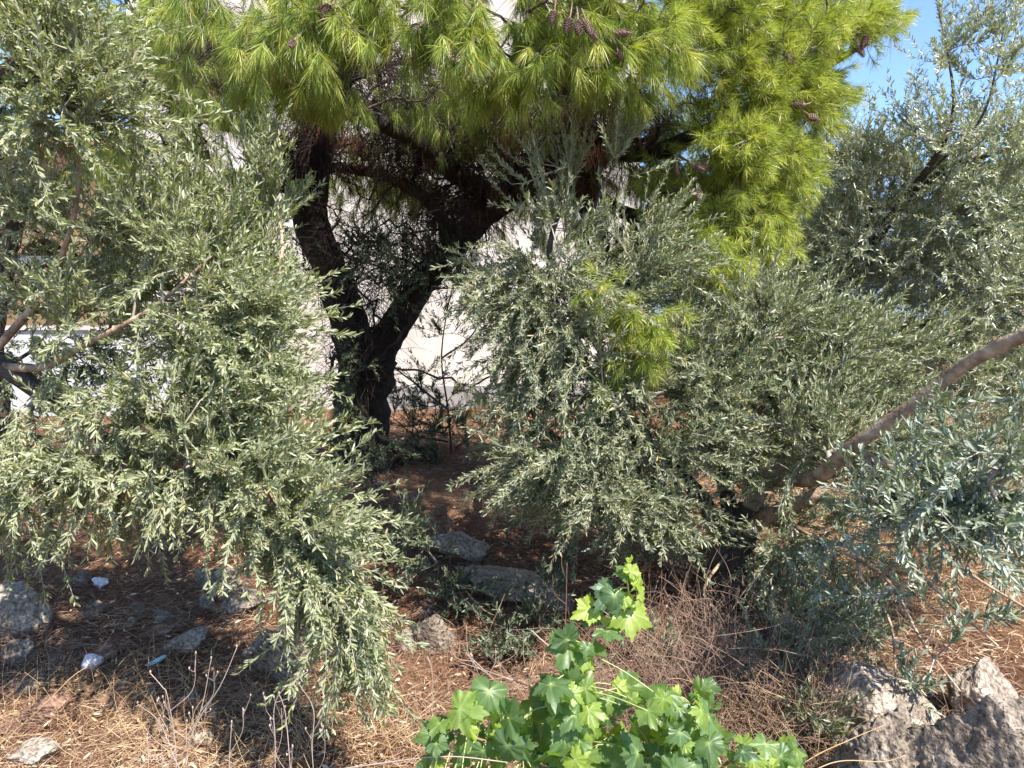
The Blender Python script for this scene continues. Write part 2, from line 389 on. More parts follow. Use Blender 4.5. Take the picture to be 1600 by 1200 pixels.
def olive_crown(parent, skel, skd, blobs, lm, L=0.052, W=0.012, spacing=0.017, shoot=(0.12, 0.28), side=2, twig_mat='twig', tw=0.0011, upb=0.5, mult=1.0, rb=0.0, name='crown', dk=1.0, kr=1.0, jit=.32, ang=(20, 52)):
    att, bias = blob_pts(blobs, dk, kr)
    Pn, Dn, par, cnt, tips, n0 = grow(skel, skd, att)
    k = np.arange(n0, len(Pn)); a, b = Pn[par[k]], Pn[k]; c = cnt[k]
    tb = Buf(); r1 = tw * np.sqrt(np.maximum(c, 1)) * 1.15
    prisms(tb, a, b, np.minimum(r1 * 1.08, .02), np.minimum(r1, .02), 5)
    lf = Buf(); sel = (c <= 3) & (RNG.random(len(c)) < 0.8)
    leaf_segments(lf, a[sel], b[sel], spacing, L, W, upb, ang, mult=0.75 * mult, rb=rb)
    st = Pn[tips]; sd = unit(Dn[tips] + bias * 0.8)
    S = [st]; D = [sd]; B = [bias]; LL = [RNG.uniform(shoot[0], shoot[1], len(st))]
    for q in range(side):
        # side shoots leave further down the twig
        idx = tips.copy()
        for _ in range(q + 1):
            pp = par[idx]; idx = np.where(pp >= n0, pp, idx)
        S.append(Pn[idx]); D.append(unit(Dn[idx] + RNG.normal(size=sd.shape) * jit + bias * 1.0)); B.append(bias)
        LL.append(RNG.uniform(shoot[0] * 0.7, shoot[1] * 0.9, len(st)))
    S, D, B, LL = np.concatenate(S), np.concatenate(D), np.concatenate(B), np.concatenate(LL)
    p0, p1, t = shoots(S, D, LL, B * 0.6)
    prisms(tb, p0, p1, tw * (1.15 - 0.55 * (t - .25)), tw * (1.15 - 0.55 * t), 4)
    leaf_segments(lf, p0, p1, spacing, L, W, upb, ang, mult=mult, rb=rb)
    tb.build('twigs', M[twig_mat], parent); lf.build(name, M[lm], parent)
    return Pn, Dn, cnt

def limb(parent, pts, rs, m, k=12, step=0.05, rough=0.12, name='limb', ridg=0.0):
    b = Buf(); C, R, T = tube(b, pts, rs, k, step, rough, ridg)
    b.build(name, M[m], parent, smooth=True)
    return C, T
def bar_box(name, lo, hi, mt, parent=None, bev=0.0):
    x0, y0, z0 = lo; x1, y1, z1 = hi
    V = [(x0, y0, z0), (x1, y0, z0), (x1, y1, z0), (x0, y1, z0), (x0, y0, z1), (x1, y0, z1), (x1, y1, z1), (x0, y1, z1)]
    f = [[0, 3, 2, 1], [4, 5, 6, 7], [0, 1, 5, 4], [1, 2, 6, 5], [2, 3, 7, 6], [3, 0, 4, 7]]
    return make_mesh(name, np.array(V, float), [np.array(f)], M[mt] if isinstance(mt, str) else mt, parent, smooth=False)

# ================================================================== SETTING
xs = np.concatenate([-np.geomspace(2500, 7.1, 40), np.arange(-7, 7.01, 0.045), np.geomspace(7.1, 2500, 40)])
ys = np.concatenate([-np.geomspace(400, 1.1, 16), np.arange(-1, 2, 0.3), np.arange(2, 9, 0.04), np.geomspace(9.05, 3500, 60)])
X, Y = np.meshgrid(xs, ys); Z = gh(X, Y)
gv = np.stack([X, Y, Z], -1).reshape(-1, 3); ii = np.arange(len(gv)).reshape(X.shape)
gf = np.stack([ii[:-1, :-1], ii[:-1, 1:], ii[1:, 1:], ii[1:, :-1]], -1).reshape(-1, 4)
tag(make_mesh('ground', gv, [gf], M['ground'], smooth=True), 'red brown earth slope covered in pine litter', 'ground', kind='structure')
# far hills
hx = np.linspace(-2500, 3500, 140); ht = 420 + 170 * np.sin(hx / 520 + 0.6) + 80 * np.sin(hx / 190 + 2) + 30 * np.sin(hx / 61) + 0.09 * hx
rows = []
for k, t in enumerate(np.linspace(0, 1, 14)):
    rows.append(np.stack([hx, 1900 + 900 * t + 20 * np.sin(hx / 77 + t * 9), ht * np.sin(t * math.pi / 2) * (1 + 0.05 * np.sin(hx / 90 + t * 7)) - 5], -1))
hv = np.array(rows); ii = np.arange(hv.shape[0] * hv.shape[1]).reshape(hv.shape[:2])
hf = np.stack([ii[:-1, :-1], ii[:-1, 1:], ii[1:, 1:], ii[1:, :-1]], -1).reshape(-1, 4)
tag(make_mesh('hills', hv.reshape(-1, 3), [hf], M['hill'], smooth=True), 'blue far mountain ridge seen between the branches', 'hills', kind='structure')

# house behind the pine (cream), garden wall, ochre house
def arch_wall(name, x0, x1, y, z0, z1, th, openings, mt, parent):
    """wall in the XZ plane with real arched/flat openings (cx, half width, sill z, spring z, arched)"""
    V = []; F = []; n = 0
    def quadstrip(xa, xb, za, zb):
        return bar_box(name, (xa, y, za), (xb, y + th, zb), mt, parent)
    cur = x0; b = Buf()
    def bx(xa, xb, za, zb):
        v = [(xa, y, za), (xb, y, za), (xb, y + th, za), (xa, y + th, za), (xa, y, zb), (xb, y, zb), (xb, y + th, zb), (xa, y + th, zb)]
        b.add(v, None, [[0, 3, 2, 1], [4, 5, 6, 7], [0, 1, 5, 4], [1, 2, 6, 5], [2, 3, 7, 6], [3, 0, 4, 7]])
    for (cx, hw, sz, spz, ar) in openings:
        bx(cur, cx - hw, z0, z1)
        if sz > z0 + 0.01: bx(cx - hw, cx + hw, z0, sz)
        if ar:
            m = 12
            for q in range(m):
                t0, t1 = math.pi * (1 - q / m), math.pi * (1 - (q + 1) / m)
                xa, xb = cx + hw * math.cos(t0), cx + hw * math.cos(t1); za, zb = spz + hw * math.sin(t0), spz + hw * math.sin(t1)
                v = [(xa, y, za), (xb, y, zb), (xb, y + th, zb), (xa, y + th, za), (xa, y, z1), (xb, y, z1), (xb, y + th, z1), (xa, y + th, z1)]
                b.add(v, None, [[0, 3, 2, 1], [4, 5, 6, 7], [0, 1, 5, 4], [2, 3, 7, 6]])
        else: bx(cx - hw, cx + hw, spz, z1)
        cur = cx + hw
    bx(cur, x1, z0, z1)
    return b.build(name, mt, parent, smooth=False)
hy = 11.2
H = thing('cream_house', 'large cream plastered house wall glowing in sun behind the pine trunk', 'house', (-1.5, hy, 0.4))
wl = arch_wall('wall', -5.6, 1.9, hy, 0.2, 8.2, 0.25, [(-4.2, 0.45, 1.9, 3.2, False), (0.9, 0.45, 3.6, 4.7, False)], M['cream'], H)
bar_box('side_wall', (1.65, hy + .252, 0.2), (1.9, 18, 8.2), 'cream', H)
bar_box('roof', (-5.9, hy - 0.4, 8.204), (2.2, 18.3, 8.4), 'roof', H)
for cx, za, zb in ((-4.2, 1.9, 3.2), (0.9, 3.6, 4.7)):
    wi = bar_box('window', (cx - .45, hy + .12, za), (cx + .45, hy + .14, zb), 'glass_dark', H)
    fr = Buf()
    for (xa, xb, z_, zz) in ((cx - .45, cx - .39, za, zb), (cx + .39, cx + .45, za, zb), (cx - .03, cx + .03, za + .06, zb - .06), (cx - .39, cx + .39, za, za + .06), (cx - .39, cx + .39, zb - .06, zb)):
        v = [(xa, hy + .06, z_), (xb, hy + .06, z_), (xb, hy + .115, z_), (xa, hy + .115, z_), (xa, hy + .06, zz), (xb, hy + .06, zz), (xb, hy + .115, zz), (xa, hy + .115, zz)]
        fr.add(v, None, [[0, 3, 2, 1], [4, 5, 6, 7], [0, 1, 5, 4], [1, 2, 6, 5], [2, 3, 7, 6], [3, 0, 4, 7]])
    fr.build('frame', M['white'], wi, smooth=False)
bar_box('plinth', (-2.6, hy - .03, 0.2), (1.9, hy - .003, .80), 'plinth', H)
W_ = thing('garden_wall', 'low white garden wall with sunlit face behind the left olive tree', 'wall', (-6, 10.3, 0.4))
bar_box('wall_face', (-12.0, 10.3, 0.2), (-4.75, 10.5, 1.66), 'white', W_)
bar_box('coping', (-12.05, 10.26, 1.663), (-4.70, 10.54, 1.72), 'cream', W_)
O_ = thing('ochre_house', 'shaded ochre house with dark arched openings above the white wall', 'house', (-9, 12.6, 0.4))
arch_wall('wall', -14.5, -6.3, 12.6, 0.2, 4.6, 0.3, [(-12.6, .6, 1.0, 2.5, True), (-10.1, .6, 1.0, 2.5, True), (-7.9, .42, 1.9, 2.75, True)], M['ochre'], O_)
bar_box('back_wall', (-14.5, 15.5, 0.2), (-6.3, 15.7, 4.6), 'ochre', O_)
bar_box('roof', (-14.8, 12.3, 4.604), (-6.0, 16.0, 4.8), 'roof', O_)
for xx in (-10.2, -8.75, -7.0):
    pg = Buf(); tube(pg, [(xx, 11.3, .3), (xx, 11.3, 2.62)], [.07, .07], 8, .5); pg.build('post', M['red_bark'], O_)
bar_box('pergola_beam', (-11.5, 11.22, 2.62), (-5.9, 11.36, 2.76), 'grey', O_)

# ================================================================== PINE
PB = G(560, 745); 
pine = thing('pine_tree', 'tall aleppo pine with dark forked trunk and bright yellow green needles', 'pine tree', PB)
def pts(*a): return [P(*q) for q in a]
base = P(560, 745, 6.5); base[2] = PB[2] - 0.15 if abs(PB[1] - 6.5) < 1.5 else base[2]
skp = []; skdir = []
def addsk(C, T, every=2): skp.append(C[::every]); skdir.append(T[::every])
b0 = base.copy(); b0[2] -= 0.05
C, T = limb(pine, [b0, P(563, 690, 6.5), P(566, 620, 6.5), P(577, 560, 6.45)], [.30, .25, .225, .24], 'pine_bark', 20, .04, .16, 'trunk', .05); addsk(C, T)
limbs = [
 ([P(563, 585, 6.5), P(548, 510, 6.5), P(520, 430, 6.45), P(484, 340, 6.4), P(492, 240, 6.3), P(505, 150, 6.1), P(480, 40, 5.9), P(470, -90, 5.6)], [.18, .165, .15, .15, .15, .14, .11, .07]),
 ([P(580, 575, 6.45), P(615, 512, 6.4), P(675, 425, 6.3), P(742, 348, 6.1), P(800, 300, 6.0), P(868, 240, 5.9), P(900, 120, 5.7), P(915, -60, 5.5), P(930, -220, 5.3)], [.16, .13, .11, .11, .12, .15, .15, .12, .07]),
 ([P(775, 312, 6.05), P(700, 262, 5.6), P(640, 215, 5.3), P(560, 178, 5.0), P(500, 168, 4.8), P(430, 120, 4.5)], [.085, .075, .065, .055, .05, .03]),
 ([P(700, 400, 6.1), P(685, 330, 6.3), P(610, 278, 6.5), P(520, 262, 6.6), P(440, 270, 6.7)], [.06, .055, .05, .045, .03]),
 ([P(478, 320, 6.4), P(420, 215, 6.2), P(340, 190, 6.0), P(270, 160, 5.6), P(180, 120, 5.2)], [.09, .08, .06, .05, .03]),
 ([P(478, 300, 6.4), P(400, 290, 6.2), P(310, 335, 5.9), P(250, 370, 5.7)], [.05, .045, .035, .02]),
 ([P(500, 190, 6.1), P(560, 60, 5.3), P(600, -70, 4.5), P(620, -180, 3.9)], [.09, .07, .05, .035]),
 ([P(900, 150, 5.8), P(1000, 60, 5.3), P(1100, 10, 4.9), P(1230, -40, 4.7)], [.09, .07, .05, .035]),
 ([P(880, 220, 5.9), P(1000, 240, 5.5), P(1090, 210, 5.2), P(1210, 150, 4.9), P(1340, 75, 4.9)], [.08, .065, .05, .04, .02]),
 ([P(870, 250, 5.9), P(970, 330, 5.5), P(1060, 330, 5.2), P(1150, 280, 5.0)], [.06, .05, .04, .02]),
 ([P(890, 180, 5.8), P(850, 60, 5.0), P(820, -60, 4.2), P(780, -130, 3.7)], [.09, .07, .05, .03]),
 ([P(880, 250, 5.9), P(940, 380, 5.2), P(975, 440, 4.4), P(1000, 480, 3.85)], [.07, .05, .035, .02]),
 ([P(560, 600, 6.4), P(535, 590, 6.2), P(515, 610, 6.0)], [.03, .022, .015]),
 ([P(490, 120, 6.0), P(430, 10, 5.2), P(400, -60, 4.4)], [.07, .05, .03]),
]
for p_, r_ in limbs:
    C, T = limb(pine, p_, r_, 'red_bark' if r_[0] == .06 and len(p_) == 5 else 'pine_bark', 12, .05, .16); addsk(C, T)
SK = np.concatenate(skp); SD = np.concatenate(skdir)

def pine_crown(parent, skel, skd, blobs, name, nlen=0.092, nw=0.0019, dens=62, side=2, droop=0.2, sl=(0.07, 0.16), rb=0.0, inner=0.15, tm='pine_twig', dk=1.45, hang=.3):
    att, bias = blob_pts(blobs, dk)
    Pn, Dn, par, cnt, tips, n0 = grow(skel, skd, att, 0.08, wob=.014)
    k = np.arange(n0, len(Pn)); a, b = Pn[par[k]], Pn[k]; c = cnt[k]
    tb = Buf(); r1 = 0.0022 * np.sqrt(np.maximum(c, 1))
    prisms(tb, a, b, np.minimum(r1 * 1.08, .03), np.minimum(r1, .03), 5)
    st = Pn[tips]; S = [st]; D = [unit(Dn[tips] + bias)]; B = [bias]; LL = [RNG.uniform(*sl, len(st))]
    for q in range(side):
        idx = tips.copy()
        for _ in range(q + 1):
            pp = par[idx]; idx = np.where(pp >= n0, pp, idx)
        S.append(Pn[idx]); D.append(unit(Dn[idx] + RNG.normal(size=st.shape) * 0.7 + bias * 0.8)); B.append(bias); LL.append(RNG.uniform(*sl, len(st)))
    S, D, B, LL = np.concatenate(S), np.concatenate(D), np.concatenate(B), np.concatenate(LL)
    m = len(S); p0, p1, t = shoots(S, D, LL, B * .5, 3)
    prisms(tb, p0, p1, .0021, .0017, 4)
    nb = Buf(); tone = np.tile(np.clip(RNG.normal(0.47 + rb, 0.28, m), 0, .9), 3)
    w_ = np.where(t < .4, .12, np.where(t < .7, .5, 2.3)); cn = (dens / 3 * w_ * RNG.uniform(.7, 1.2, len(t))).astype(int)
    i = np.repeat(np.arange(len(p0)), cn); n = len(i)
    ax = unit(p1[i] - p0[i]); u, v = perp(ax); th = np.radians(np.where(t[i] > .7, RNG.uniform(5, 68, n), RNG.uniform(24, 60, n)))[:, None]
    d = ax * np.cos(th) + u * np.sin(th) + A(0, 0, -1) * hang
    rn = np.clip(tone[i] + RNG.normal(size=n) * .2, 0, .95); rn[RNG.random(n) < .025] = 1
    needles(nb, p0[i] + (p1[i] - p0[i]) * RNG.random((n, 1)), d, nlen * RNG.uniform(.7, 1.1, n), nw, rn, droop)
    sel = (c <= 1) & (RNG.random(len(c)) < inner)
    if sel.any():
        a2, b2 = a[sel], b[sel]; i = np.repeat(np.arange(len(a2)), 14); n = len(i); ax = unit(b2[i] - a2[i]); u, v = perp(ax)
        needles(nb, a2[i] + (b2[i] - a2[i]) * RNG.random((n, 1)), ax * .6 + u * .8, nlen * RNG.uniform(.7, 1.0, n), nw, np.clip(RNG.normal(.35, .15, n), 0, .9), droop)
    tb.build('twigs', M[tm], parent); nb.build(name, M['needle'], parent)
    return Pn, tips
dn = (0.1, -0.5, -0.35); 
front = [ # bright boughs in front and along the top
 (450, 60, 3.6, 90, 75, .35, 60, (0, -.4, -.75)), (560, 20, 3.6, 90, 60, .4, 45, (0, -.4, -.6)), (700, 40, 3.7, 110, 70, .4, 60, (0, -.4, -.7)),
 (790, 110, 3.9, 80, 55, .35, 34, (.1, -.3, -.9)), (900, 60, 3.8, 110, 80, .4, 70, (.1, -.4, -.7)), (1010, 60, 3.9, 90, 80, .4, 56, (.2, -.4, -.4)),
 (300, 10, 4.2, 60, 50, .4, 30, (-.3, -.3, -.5)), (220, 50, 4.9, 70, 50, .4, 20, (-.3, -.2, -.6)), (640, -60, 3.7, 330, 50, .6, 80, (0, -.3, -.3)), (960, -60, 4.0, 330, 60, .7, 80, (.2, -.3, -.1)),
 (500, 140, 3.9, 60, 30, .25, 18, (0, -.3, -1.0)), (400, 90, 3.9, 40, 60, .3, 18, (-.2, -.3, -.9)), (960, 130, 3.9, 60, 30, .25, 16, (.1, -.3, -1)),
]
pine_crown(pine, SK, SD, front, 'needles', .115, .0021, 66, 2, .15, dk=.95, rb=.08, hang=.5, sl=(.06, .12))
right = [
 (1120, 40, 4.5, 110, 90, .6, 110, (.5, -.3, .25)), (1240, 40, 4.8, 90, 90, .6, 110, (.6, -.2, .3)), (1350, 30, 5.0, 55, 45, .4, 50, (.7, 0, .2)),
 (1170, 140, 4.7, 110, 80, .6, 120, (.6, -.3, .1)), (1260, 150, 4.9, 65, 60, .5, 70, (.7, -.2, 0)), (1150, 230, 4.6, 80, 50, .4, 70, (.6, -.4, -.2)),
 (1220, 250, 4.9, 60, 50, .4, 60, (.6, -.3, -.2)), (1130, 320, 4.8, 100, 70, .5, 110, (.5, -.4, -.4)), (1190, 340, 5.0, 60, 55, .4, 60, (.3, -.3, -.6)),
 (1040, 290, 5.2, 60, 70, .5, 50, (.2, -.3, -.7)), (1100, 400, 5.2, 60, 35, .4, 30, (.2, -.3, -.7)), (1010, 500, 3.72, 46, 26, .12, 20, (.1, -.4, -.5)), (985, 555, 3.75, 30, 20, .1, 8, (.1, -.3, -.8)), (938, 440, 3.75, 14, 16, .08, 4, (0, -.3, -.8)), (950, 580, 3.75, 16, 20, .1, 5, (0, -.3, -.9)), (1110, 400, 4.3, 60, 35, .2, 24, (.2, -.4, -.6)), (1150, 225, 4.3, 60, 40, .3, 30, (.4, -.4, .1)),
]
pine_crown(pine, SK, SD, right, 'needles', .085, .0023, 54, 2, .12, rb=.18, hang=.12)  # right side toned lighter, its sunlight put into the needle colour
inner = [  # inner boughs, plus unseen ones above the view added to shade trunk and ground
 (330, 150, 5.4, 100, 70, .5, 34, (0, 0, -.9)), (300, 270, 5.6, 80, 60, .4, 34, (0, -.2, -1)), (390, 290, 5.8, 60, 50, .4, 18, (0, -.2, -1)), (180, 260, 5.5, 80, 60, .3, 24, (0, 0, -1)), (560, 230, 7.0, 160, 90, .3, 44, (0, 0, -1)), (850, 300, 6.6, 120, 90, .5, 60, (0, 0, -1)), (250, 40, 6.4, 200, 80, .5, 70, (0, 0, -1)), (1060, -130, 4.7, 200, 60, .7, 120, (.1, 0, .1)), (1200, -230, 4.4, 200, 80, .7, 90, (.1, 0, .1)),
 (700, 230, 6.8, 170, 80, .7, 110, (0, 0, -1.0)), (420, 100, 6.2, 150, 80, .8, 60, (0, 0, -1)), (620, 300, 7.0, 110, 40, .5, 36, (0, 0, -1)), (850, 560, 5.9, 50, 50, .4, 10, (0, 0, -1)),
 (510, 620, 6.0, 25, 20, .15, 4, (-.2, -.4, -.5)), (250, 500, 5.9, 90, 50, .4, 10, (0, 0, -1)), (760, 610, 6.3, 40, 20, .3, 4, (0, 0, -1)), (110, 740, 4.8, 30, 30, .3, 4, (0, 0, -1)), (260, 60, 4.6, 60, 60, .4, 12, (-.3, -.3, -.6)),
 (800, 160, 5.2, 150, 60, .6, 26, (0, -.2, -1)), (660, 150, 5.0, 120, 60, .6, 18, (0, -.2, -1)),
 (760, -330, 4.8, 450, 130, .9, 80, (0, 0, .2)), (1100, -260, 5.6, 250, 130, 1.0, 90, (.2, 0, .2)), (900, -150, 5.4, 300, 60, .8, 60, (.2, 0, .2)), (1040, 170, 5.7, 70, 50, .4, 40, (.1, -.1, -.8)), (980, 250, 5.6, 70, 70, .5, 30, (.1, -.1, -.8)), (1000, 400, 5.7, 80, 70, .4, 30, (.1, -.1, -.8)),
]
pine_crown(pine, SK, SD, inner, 'needles', .10, .0016, 55, 2, .55, rb=-.22, inner=.5)  # inner needles toned darker, crown shade put into their colour
# dead inner twigs
dead = [(600, 190, 5.9, 160, 110, .7, 330, (0, 0, -.9)), (820, 210, 5.6, 110, 90, .6, 300, (0, 0, -1.0)), (330, 110, 6.0, 130, 80, .6, 170, (0, 0, -.7)), (960, 190, 5.5, 90, 60, .5, 150, (0, 0, -.9)),
        (720, 320, 5.9, 70, 50, .4, 110, (0, 0, -.7)), (480, 230, 6.0, 70, 60, .4, 110, (0, 0, -.8)), (560, 480, 6.3, 60, 90, .3, 60, (0, 0, -.8)), (620, 90, 5.0, 300, 50, .5, 150, (0, 0, -.7)), (940, 400, 5.6, 60, 80, .3, 50, (0, 0, -.8)), (260, 240, 5.9, 70, 80, .3, 60, (0, 0, -.7))]
att, bias = blob_pts(dead + [(690, 170, 5.9, 110, 110, .4, 190, (0, 0, -1)), (560, 400, 5.9, 110, 100, .3, 110, (0, 0, -.9)), (560, 560, 6.0, 60, 90, .2, 70, (0, 0, -.8)), (700, 360, 5.8, 90, 60, .3, 90, (0, 0, -.9)), (300, 60, 5.6, 120, 70, .4, 90, (0, 0, -.8)), (900, 240, 5.6, 50, 80, .3, 170, (0, 0, -1)), (400, 180, 6.0, 130, 60, .4, 90, (0, 0, -.8)), (620, 250, 6.6, 200, 100, .5, 140, (0, 0, -.9)), (250, 90, 6.2, 180, 90, .4, 100, (0, 0, -.7)), (300, 320, 5.9, 100, 60, .4, 60, (.2, 0, -.7)), (640, 420, 6.5, 100, 50, .3, 40, (0, 0, -.7))], 2.3)
Pn, Dn, par, cnt, tips, n0 = grow(SK, SD, att, .07, wob=.02)
k = np.arange(n0, len(Pn)); tb = Buf(); r1 = .0024 * np.sqrt(np.maximum(cnt[k], 1)); prisms(tb, Pn[par[k]], Pn[k], np.minimum(r1 * 1.05, .02), np.minimum(r1, .02), 4)
for q in range(3):
    idx = tips.copy()
    for _ in range(q): pp = par[idx]; idx = np.where(pp >= n0, pp, idx)
    p0, p1, t = shoots(Pn[idx], unit(Dn[idx] + RNG.normal(size=bias.shape) * .7), RNG.uniform(.12, .34, len(idx)), bias * 1.1, 4)
    prisms(tb, p0, p1, .0021 * (1.2 - .5 * t), .0021 * (1.1 - .5 * t), 3)
DT = tb
# hanging clumps of dead brown needles
db = Buf()
for (px, py, d, n_, sz) in [(425, 92, 3.6, 90, .12), (462, 135, 3.8, 60, .1), (648, 60, 3.9, 90, .12), (805, 180, 4.2, 120, .14), (795, 210, 4.3, 60, .12), (672, 380, 5.8, 120, .13), (745, 330, 5.7, 120, .14), (925, 225, 4.8, 160, .2), (1000, 190, 4.6, 120, .15),
                            (520, 200, 5.6, 260, .25), (330, 140, 5.6, 120, .16), (260, 115, 5.4, 80, .12), (85, 240, 5.0, 60, .12), (1060, 60, 4.2, 70, .1), (1045, 35, 4.1, 40, .08), (545, 215, 5.5, 160, .2), (870, 280, 5.3, 200, .22), (905, 170, 4.9, 220, .2), (900, 250, 5.3, 150, .24), (930, 300, 5.2, 60, .2), (1395, 60, 4.9, 12, .05), (780, 300, 5.6, 120, .15), (1150, 240, 4.8, 40, .1), (960, 280, 5.0, 120, .16)]:
    c = P(px, py, d); base_ = c + RNG.normal(size=(n_, 3)) * sz * .35 * A(1, 1, .5); needles(db, base_, A(0, 0, -1) + RNG.normal(size=(n_, 3)) * .28, RNG.uniform(.08, .13, n_), .0016, RNG.random(n_), .3)
db.build('dead_needles', M['dead_needle'], pine)

# cones
def cone_mesh(buf, c, ax, L, R, op=0.35, seed=0):
    ax = unit(ax); u = unit(np.cross(ax, A(.3, .5, .77))); v = np.cross(ax, u); r = np.random.default_rng(seed)
    prof = []; 
    tube(buf, [c, c + ax * L * .5, c + ax * L * .93], [R * .6, R * .62, R * .15], 8, L * .2, r=.2)
    n = 74
    for i in range(n):
        t = (i + .5) / n; th = i * 2.39996; rad = R * (math.sin(math.pi * min(1, .18 + .8 * t)) ** .7) * .95
        rv = u * math.cos(th) + v * math.sin(th); tv = np.cross(ax, rv)
        s = R * .42 * (1.1 - .55 * t); b = c + ax * (t * L * .92)
        out = unit(rv * (1.0) + ax * (.35 + op)); o0 = b + rv * rad * .45; o1 = b + rv * rad * .72 + out * s * (0.6 + op); up = np.cross(tv, out)
        V = [o0 - tv * s * .3, o0 + tv * s * .3, o1 + tv * s * .62 - up * s * .05, o1 + out * s * .3, o1 - tv * s * .62 - up * s * .05, o1 + up * s * .32 + out * s * .1]
        buf.add(V, [[0, 5, 4], [0, 1, 5], [1, 2, 5], [2, 3, 5], [3, 4, 5], [2, 4, 3]], [[0, 4, 2, 1]], .6 + .3 * r.random())
M['cone'] = noisy('pine_cone_scale', [(0.3, (0.10, 0.05, 0.035)), (0.5, (0.22, 0.14, 0.11)), (0.7, (0.27, 0.21, 0.19))], 60, bump=.3, rough=.7)
cones = [(866, 18, 3.55, (-.2, -.3, -1), .075), (890, 30, 3.5, (-.25, -.4, -1), .085), (903, 34, 3.48, (0, -.6, -1), .085), (916, 36, 3.5, (.2, -.5, -.8), .085), (922, 48, 3.5, (.4, -.4, -.6), .07), (962, 52, 3.6, (.9, -.3, -.1), .08),
         (966, 82, 3.6, (.2, -.6, -.8), .06), (1232, 90, 4.4, (.1, -.8, -.7), .09), (1256, 164, 4.5, (-1, -.2, 0), .1), (1266, 182, 4.45, (.2, -.8, -.4), .09), (1083, 258, 4.3, (.5, -.6, -.4), .09), (1103, 258, 4.35, (-.5, -.6, -.5), .09), (1091, 298, 4.35, (0, -.6, -1), .1),
         (503, 12, 3.5, (.2, -.5, -.9), .09), (516, 10, 3.5, (-.4, -.6, -.6), .08), (459, 66, 3.4, (0, -.8, -.5), .07), (1354, 58, 4.75, (-.4, -.4, -.8), .1), (1340, 72, 4.75, (.3, -.4, -.9), .09), (1188, 88, 4.45, (.3, -.6, -.7), .07), (1147, 84, 4.4, (0, -.7, -.7), .065), (1058, 262, 4.5, (0, -.5, -.9), .08), (1078, 290, 4.4, (.2, -.5, -.9), .085)]
for q, (px, py, d, ax, L) in enumerate(cones):
    b = Buf(); c = P(px, py, d - .12); cone_mesh(b, c, A(*ax), L, L * .24, .1 + .5 * ((q * 7) % 3) / 2, q)
    i = int(np.argmin(np.sum((SK - c) ** 2, 1)))
    tube(b, [c, c - unit(A(*ax)) * .03 + A(0, 0, .01), c - unit(A(*ax)) * .07 + A(0, .03, .03)], [.004, .004, .003], 6, .02)
    b.build('pine_cone', M['cone'], pine)
# low-hanging bare branchlets (grey) in the left part
bb = Buf()
for q in range(26):
    p = P(RNG.uniform(210, 420), RNG.uniform(330, 420), RNG.uniform(4.6, 5.8)); p0, p1, t = shoots(p[None] + RNG.normal(size=(3, 3)) * .03, A(.8, 0, .2)[None] + RNG.normal(size=(3, 3)) * .5, RNG.uniform(.3, .6, 3), A(.3, 0, -1.2)[None] * np.ones((3, 1)), 7)
    prisms(DT, p0, p1, .0022, .002, 4)
DT.build('dead_twigs', M['dead_twig'], pine)

# ================================================================== OLIVES
def lt(t, skl, pts_, rs, m='olive_bark', k=10, rough=.1, name='limb'):
    C, T = limb(t, pts_, rs, m, k, .04, rough, name); skl[0].append(C[::2]); skl[1].append(T[::2])
# left olive, nearest the camera
Lb = A(-3.35, 3.5, float(gh(-3.35, 3.5)))
OL = thing('olive_tree', 'grey green olive tree leaning in from the left with drooping sunlit branches', 'olive tree', Lb)
sk = ([], [])
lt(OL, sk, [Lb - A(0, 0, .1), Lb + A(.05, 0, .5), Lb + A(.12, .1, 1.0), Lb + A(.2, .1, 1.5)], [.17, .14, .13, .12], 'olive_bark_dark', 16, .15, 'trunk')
lt(OL, sk, [Lb + A(.2, .1, 1.2), P(-150, 520, 3.5), P(-20, 560, 3.45), P(60, 610, 3.4), P(170, 690, 3.3), P(300, 775, 3.15), P(400, 860, 3.05), P(480, 960, 2.95)], [.085, .07, .05, .042, .03, .02, .014, .007], 'olive_bark_dark')
lt(OL, sk, [Lb + A(.2, .1, 1.45), P(-180, 250, 3.5), P(-60, 160, 3.4), P(60, 80, 3.3), P(160, 40, 3.3)], [.09, .07, .045, .025, .012], 'olive_bark_dark')
lt(OL, sk, [P(-20, 560, 3.45), P(60, 470, 3.4), P(92, 410, 3.35), P(115, 340, 3.3), P(124, 250, 3.25), P(118, 150, 3.2)], [.02, .017, .014, .012, .010, .007])
lt(OL, sk, [P(170, 690, 3.3), P(300, 600, 3.3), P(400, 500, 3.4), P(440, 400, 3.5), P(430, 310, 3.6)], [.016, .014, .011, .009, .005])
lt(OL, sk, [P(-40, 565, 3.46), P(60, 575, 3.35), P(130, 540, 3.2), P(240, 480, 3.1), P(330, 400, 3.1)], [.02, .018, .014, .010, .004])
lt(OL, sk, [P(240, 735, 3.2), P(330, 720, 3.05), P(430, 780, 2.9), P(520, 860, 2.8), P(590, 950, 2.75)], [.014, .012, .01, .007, .004])
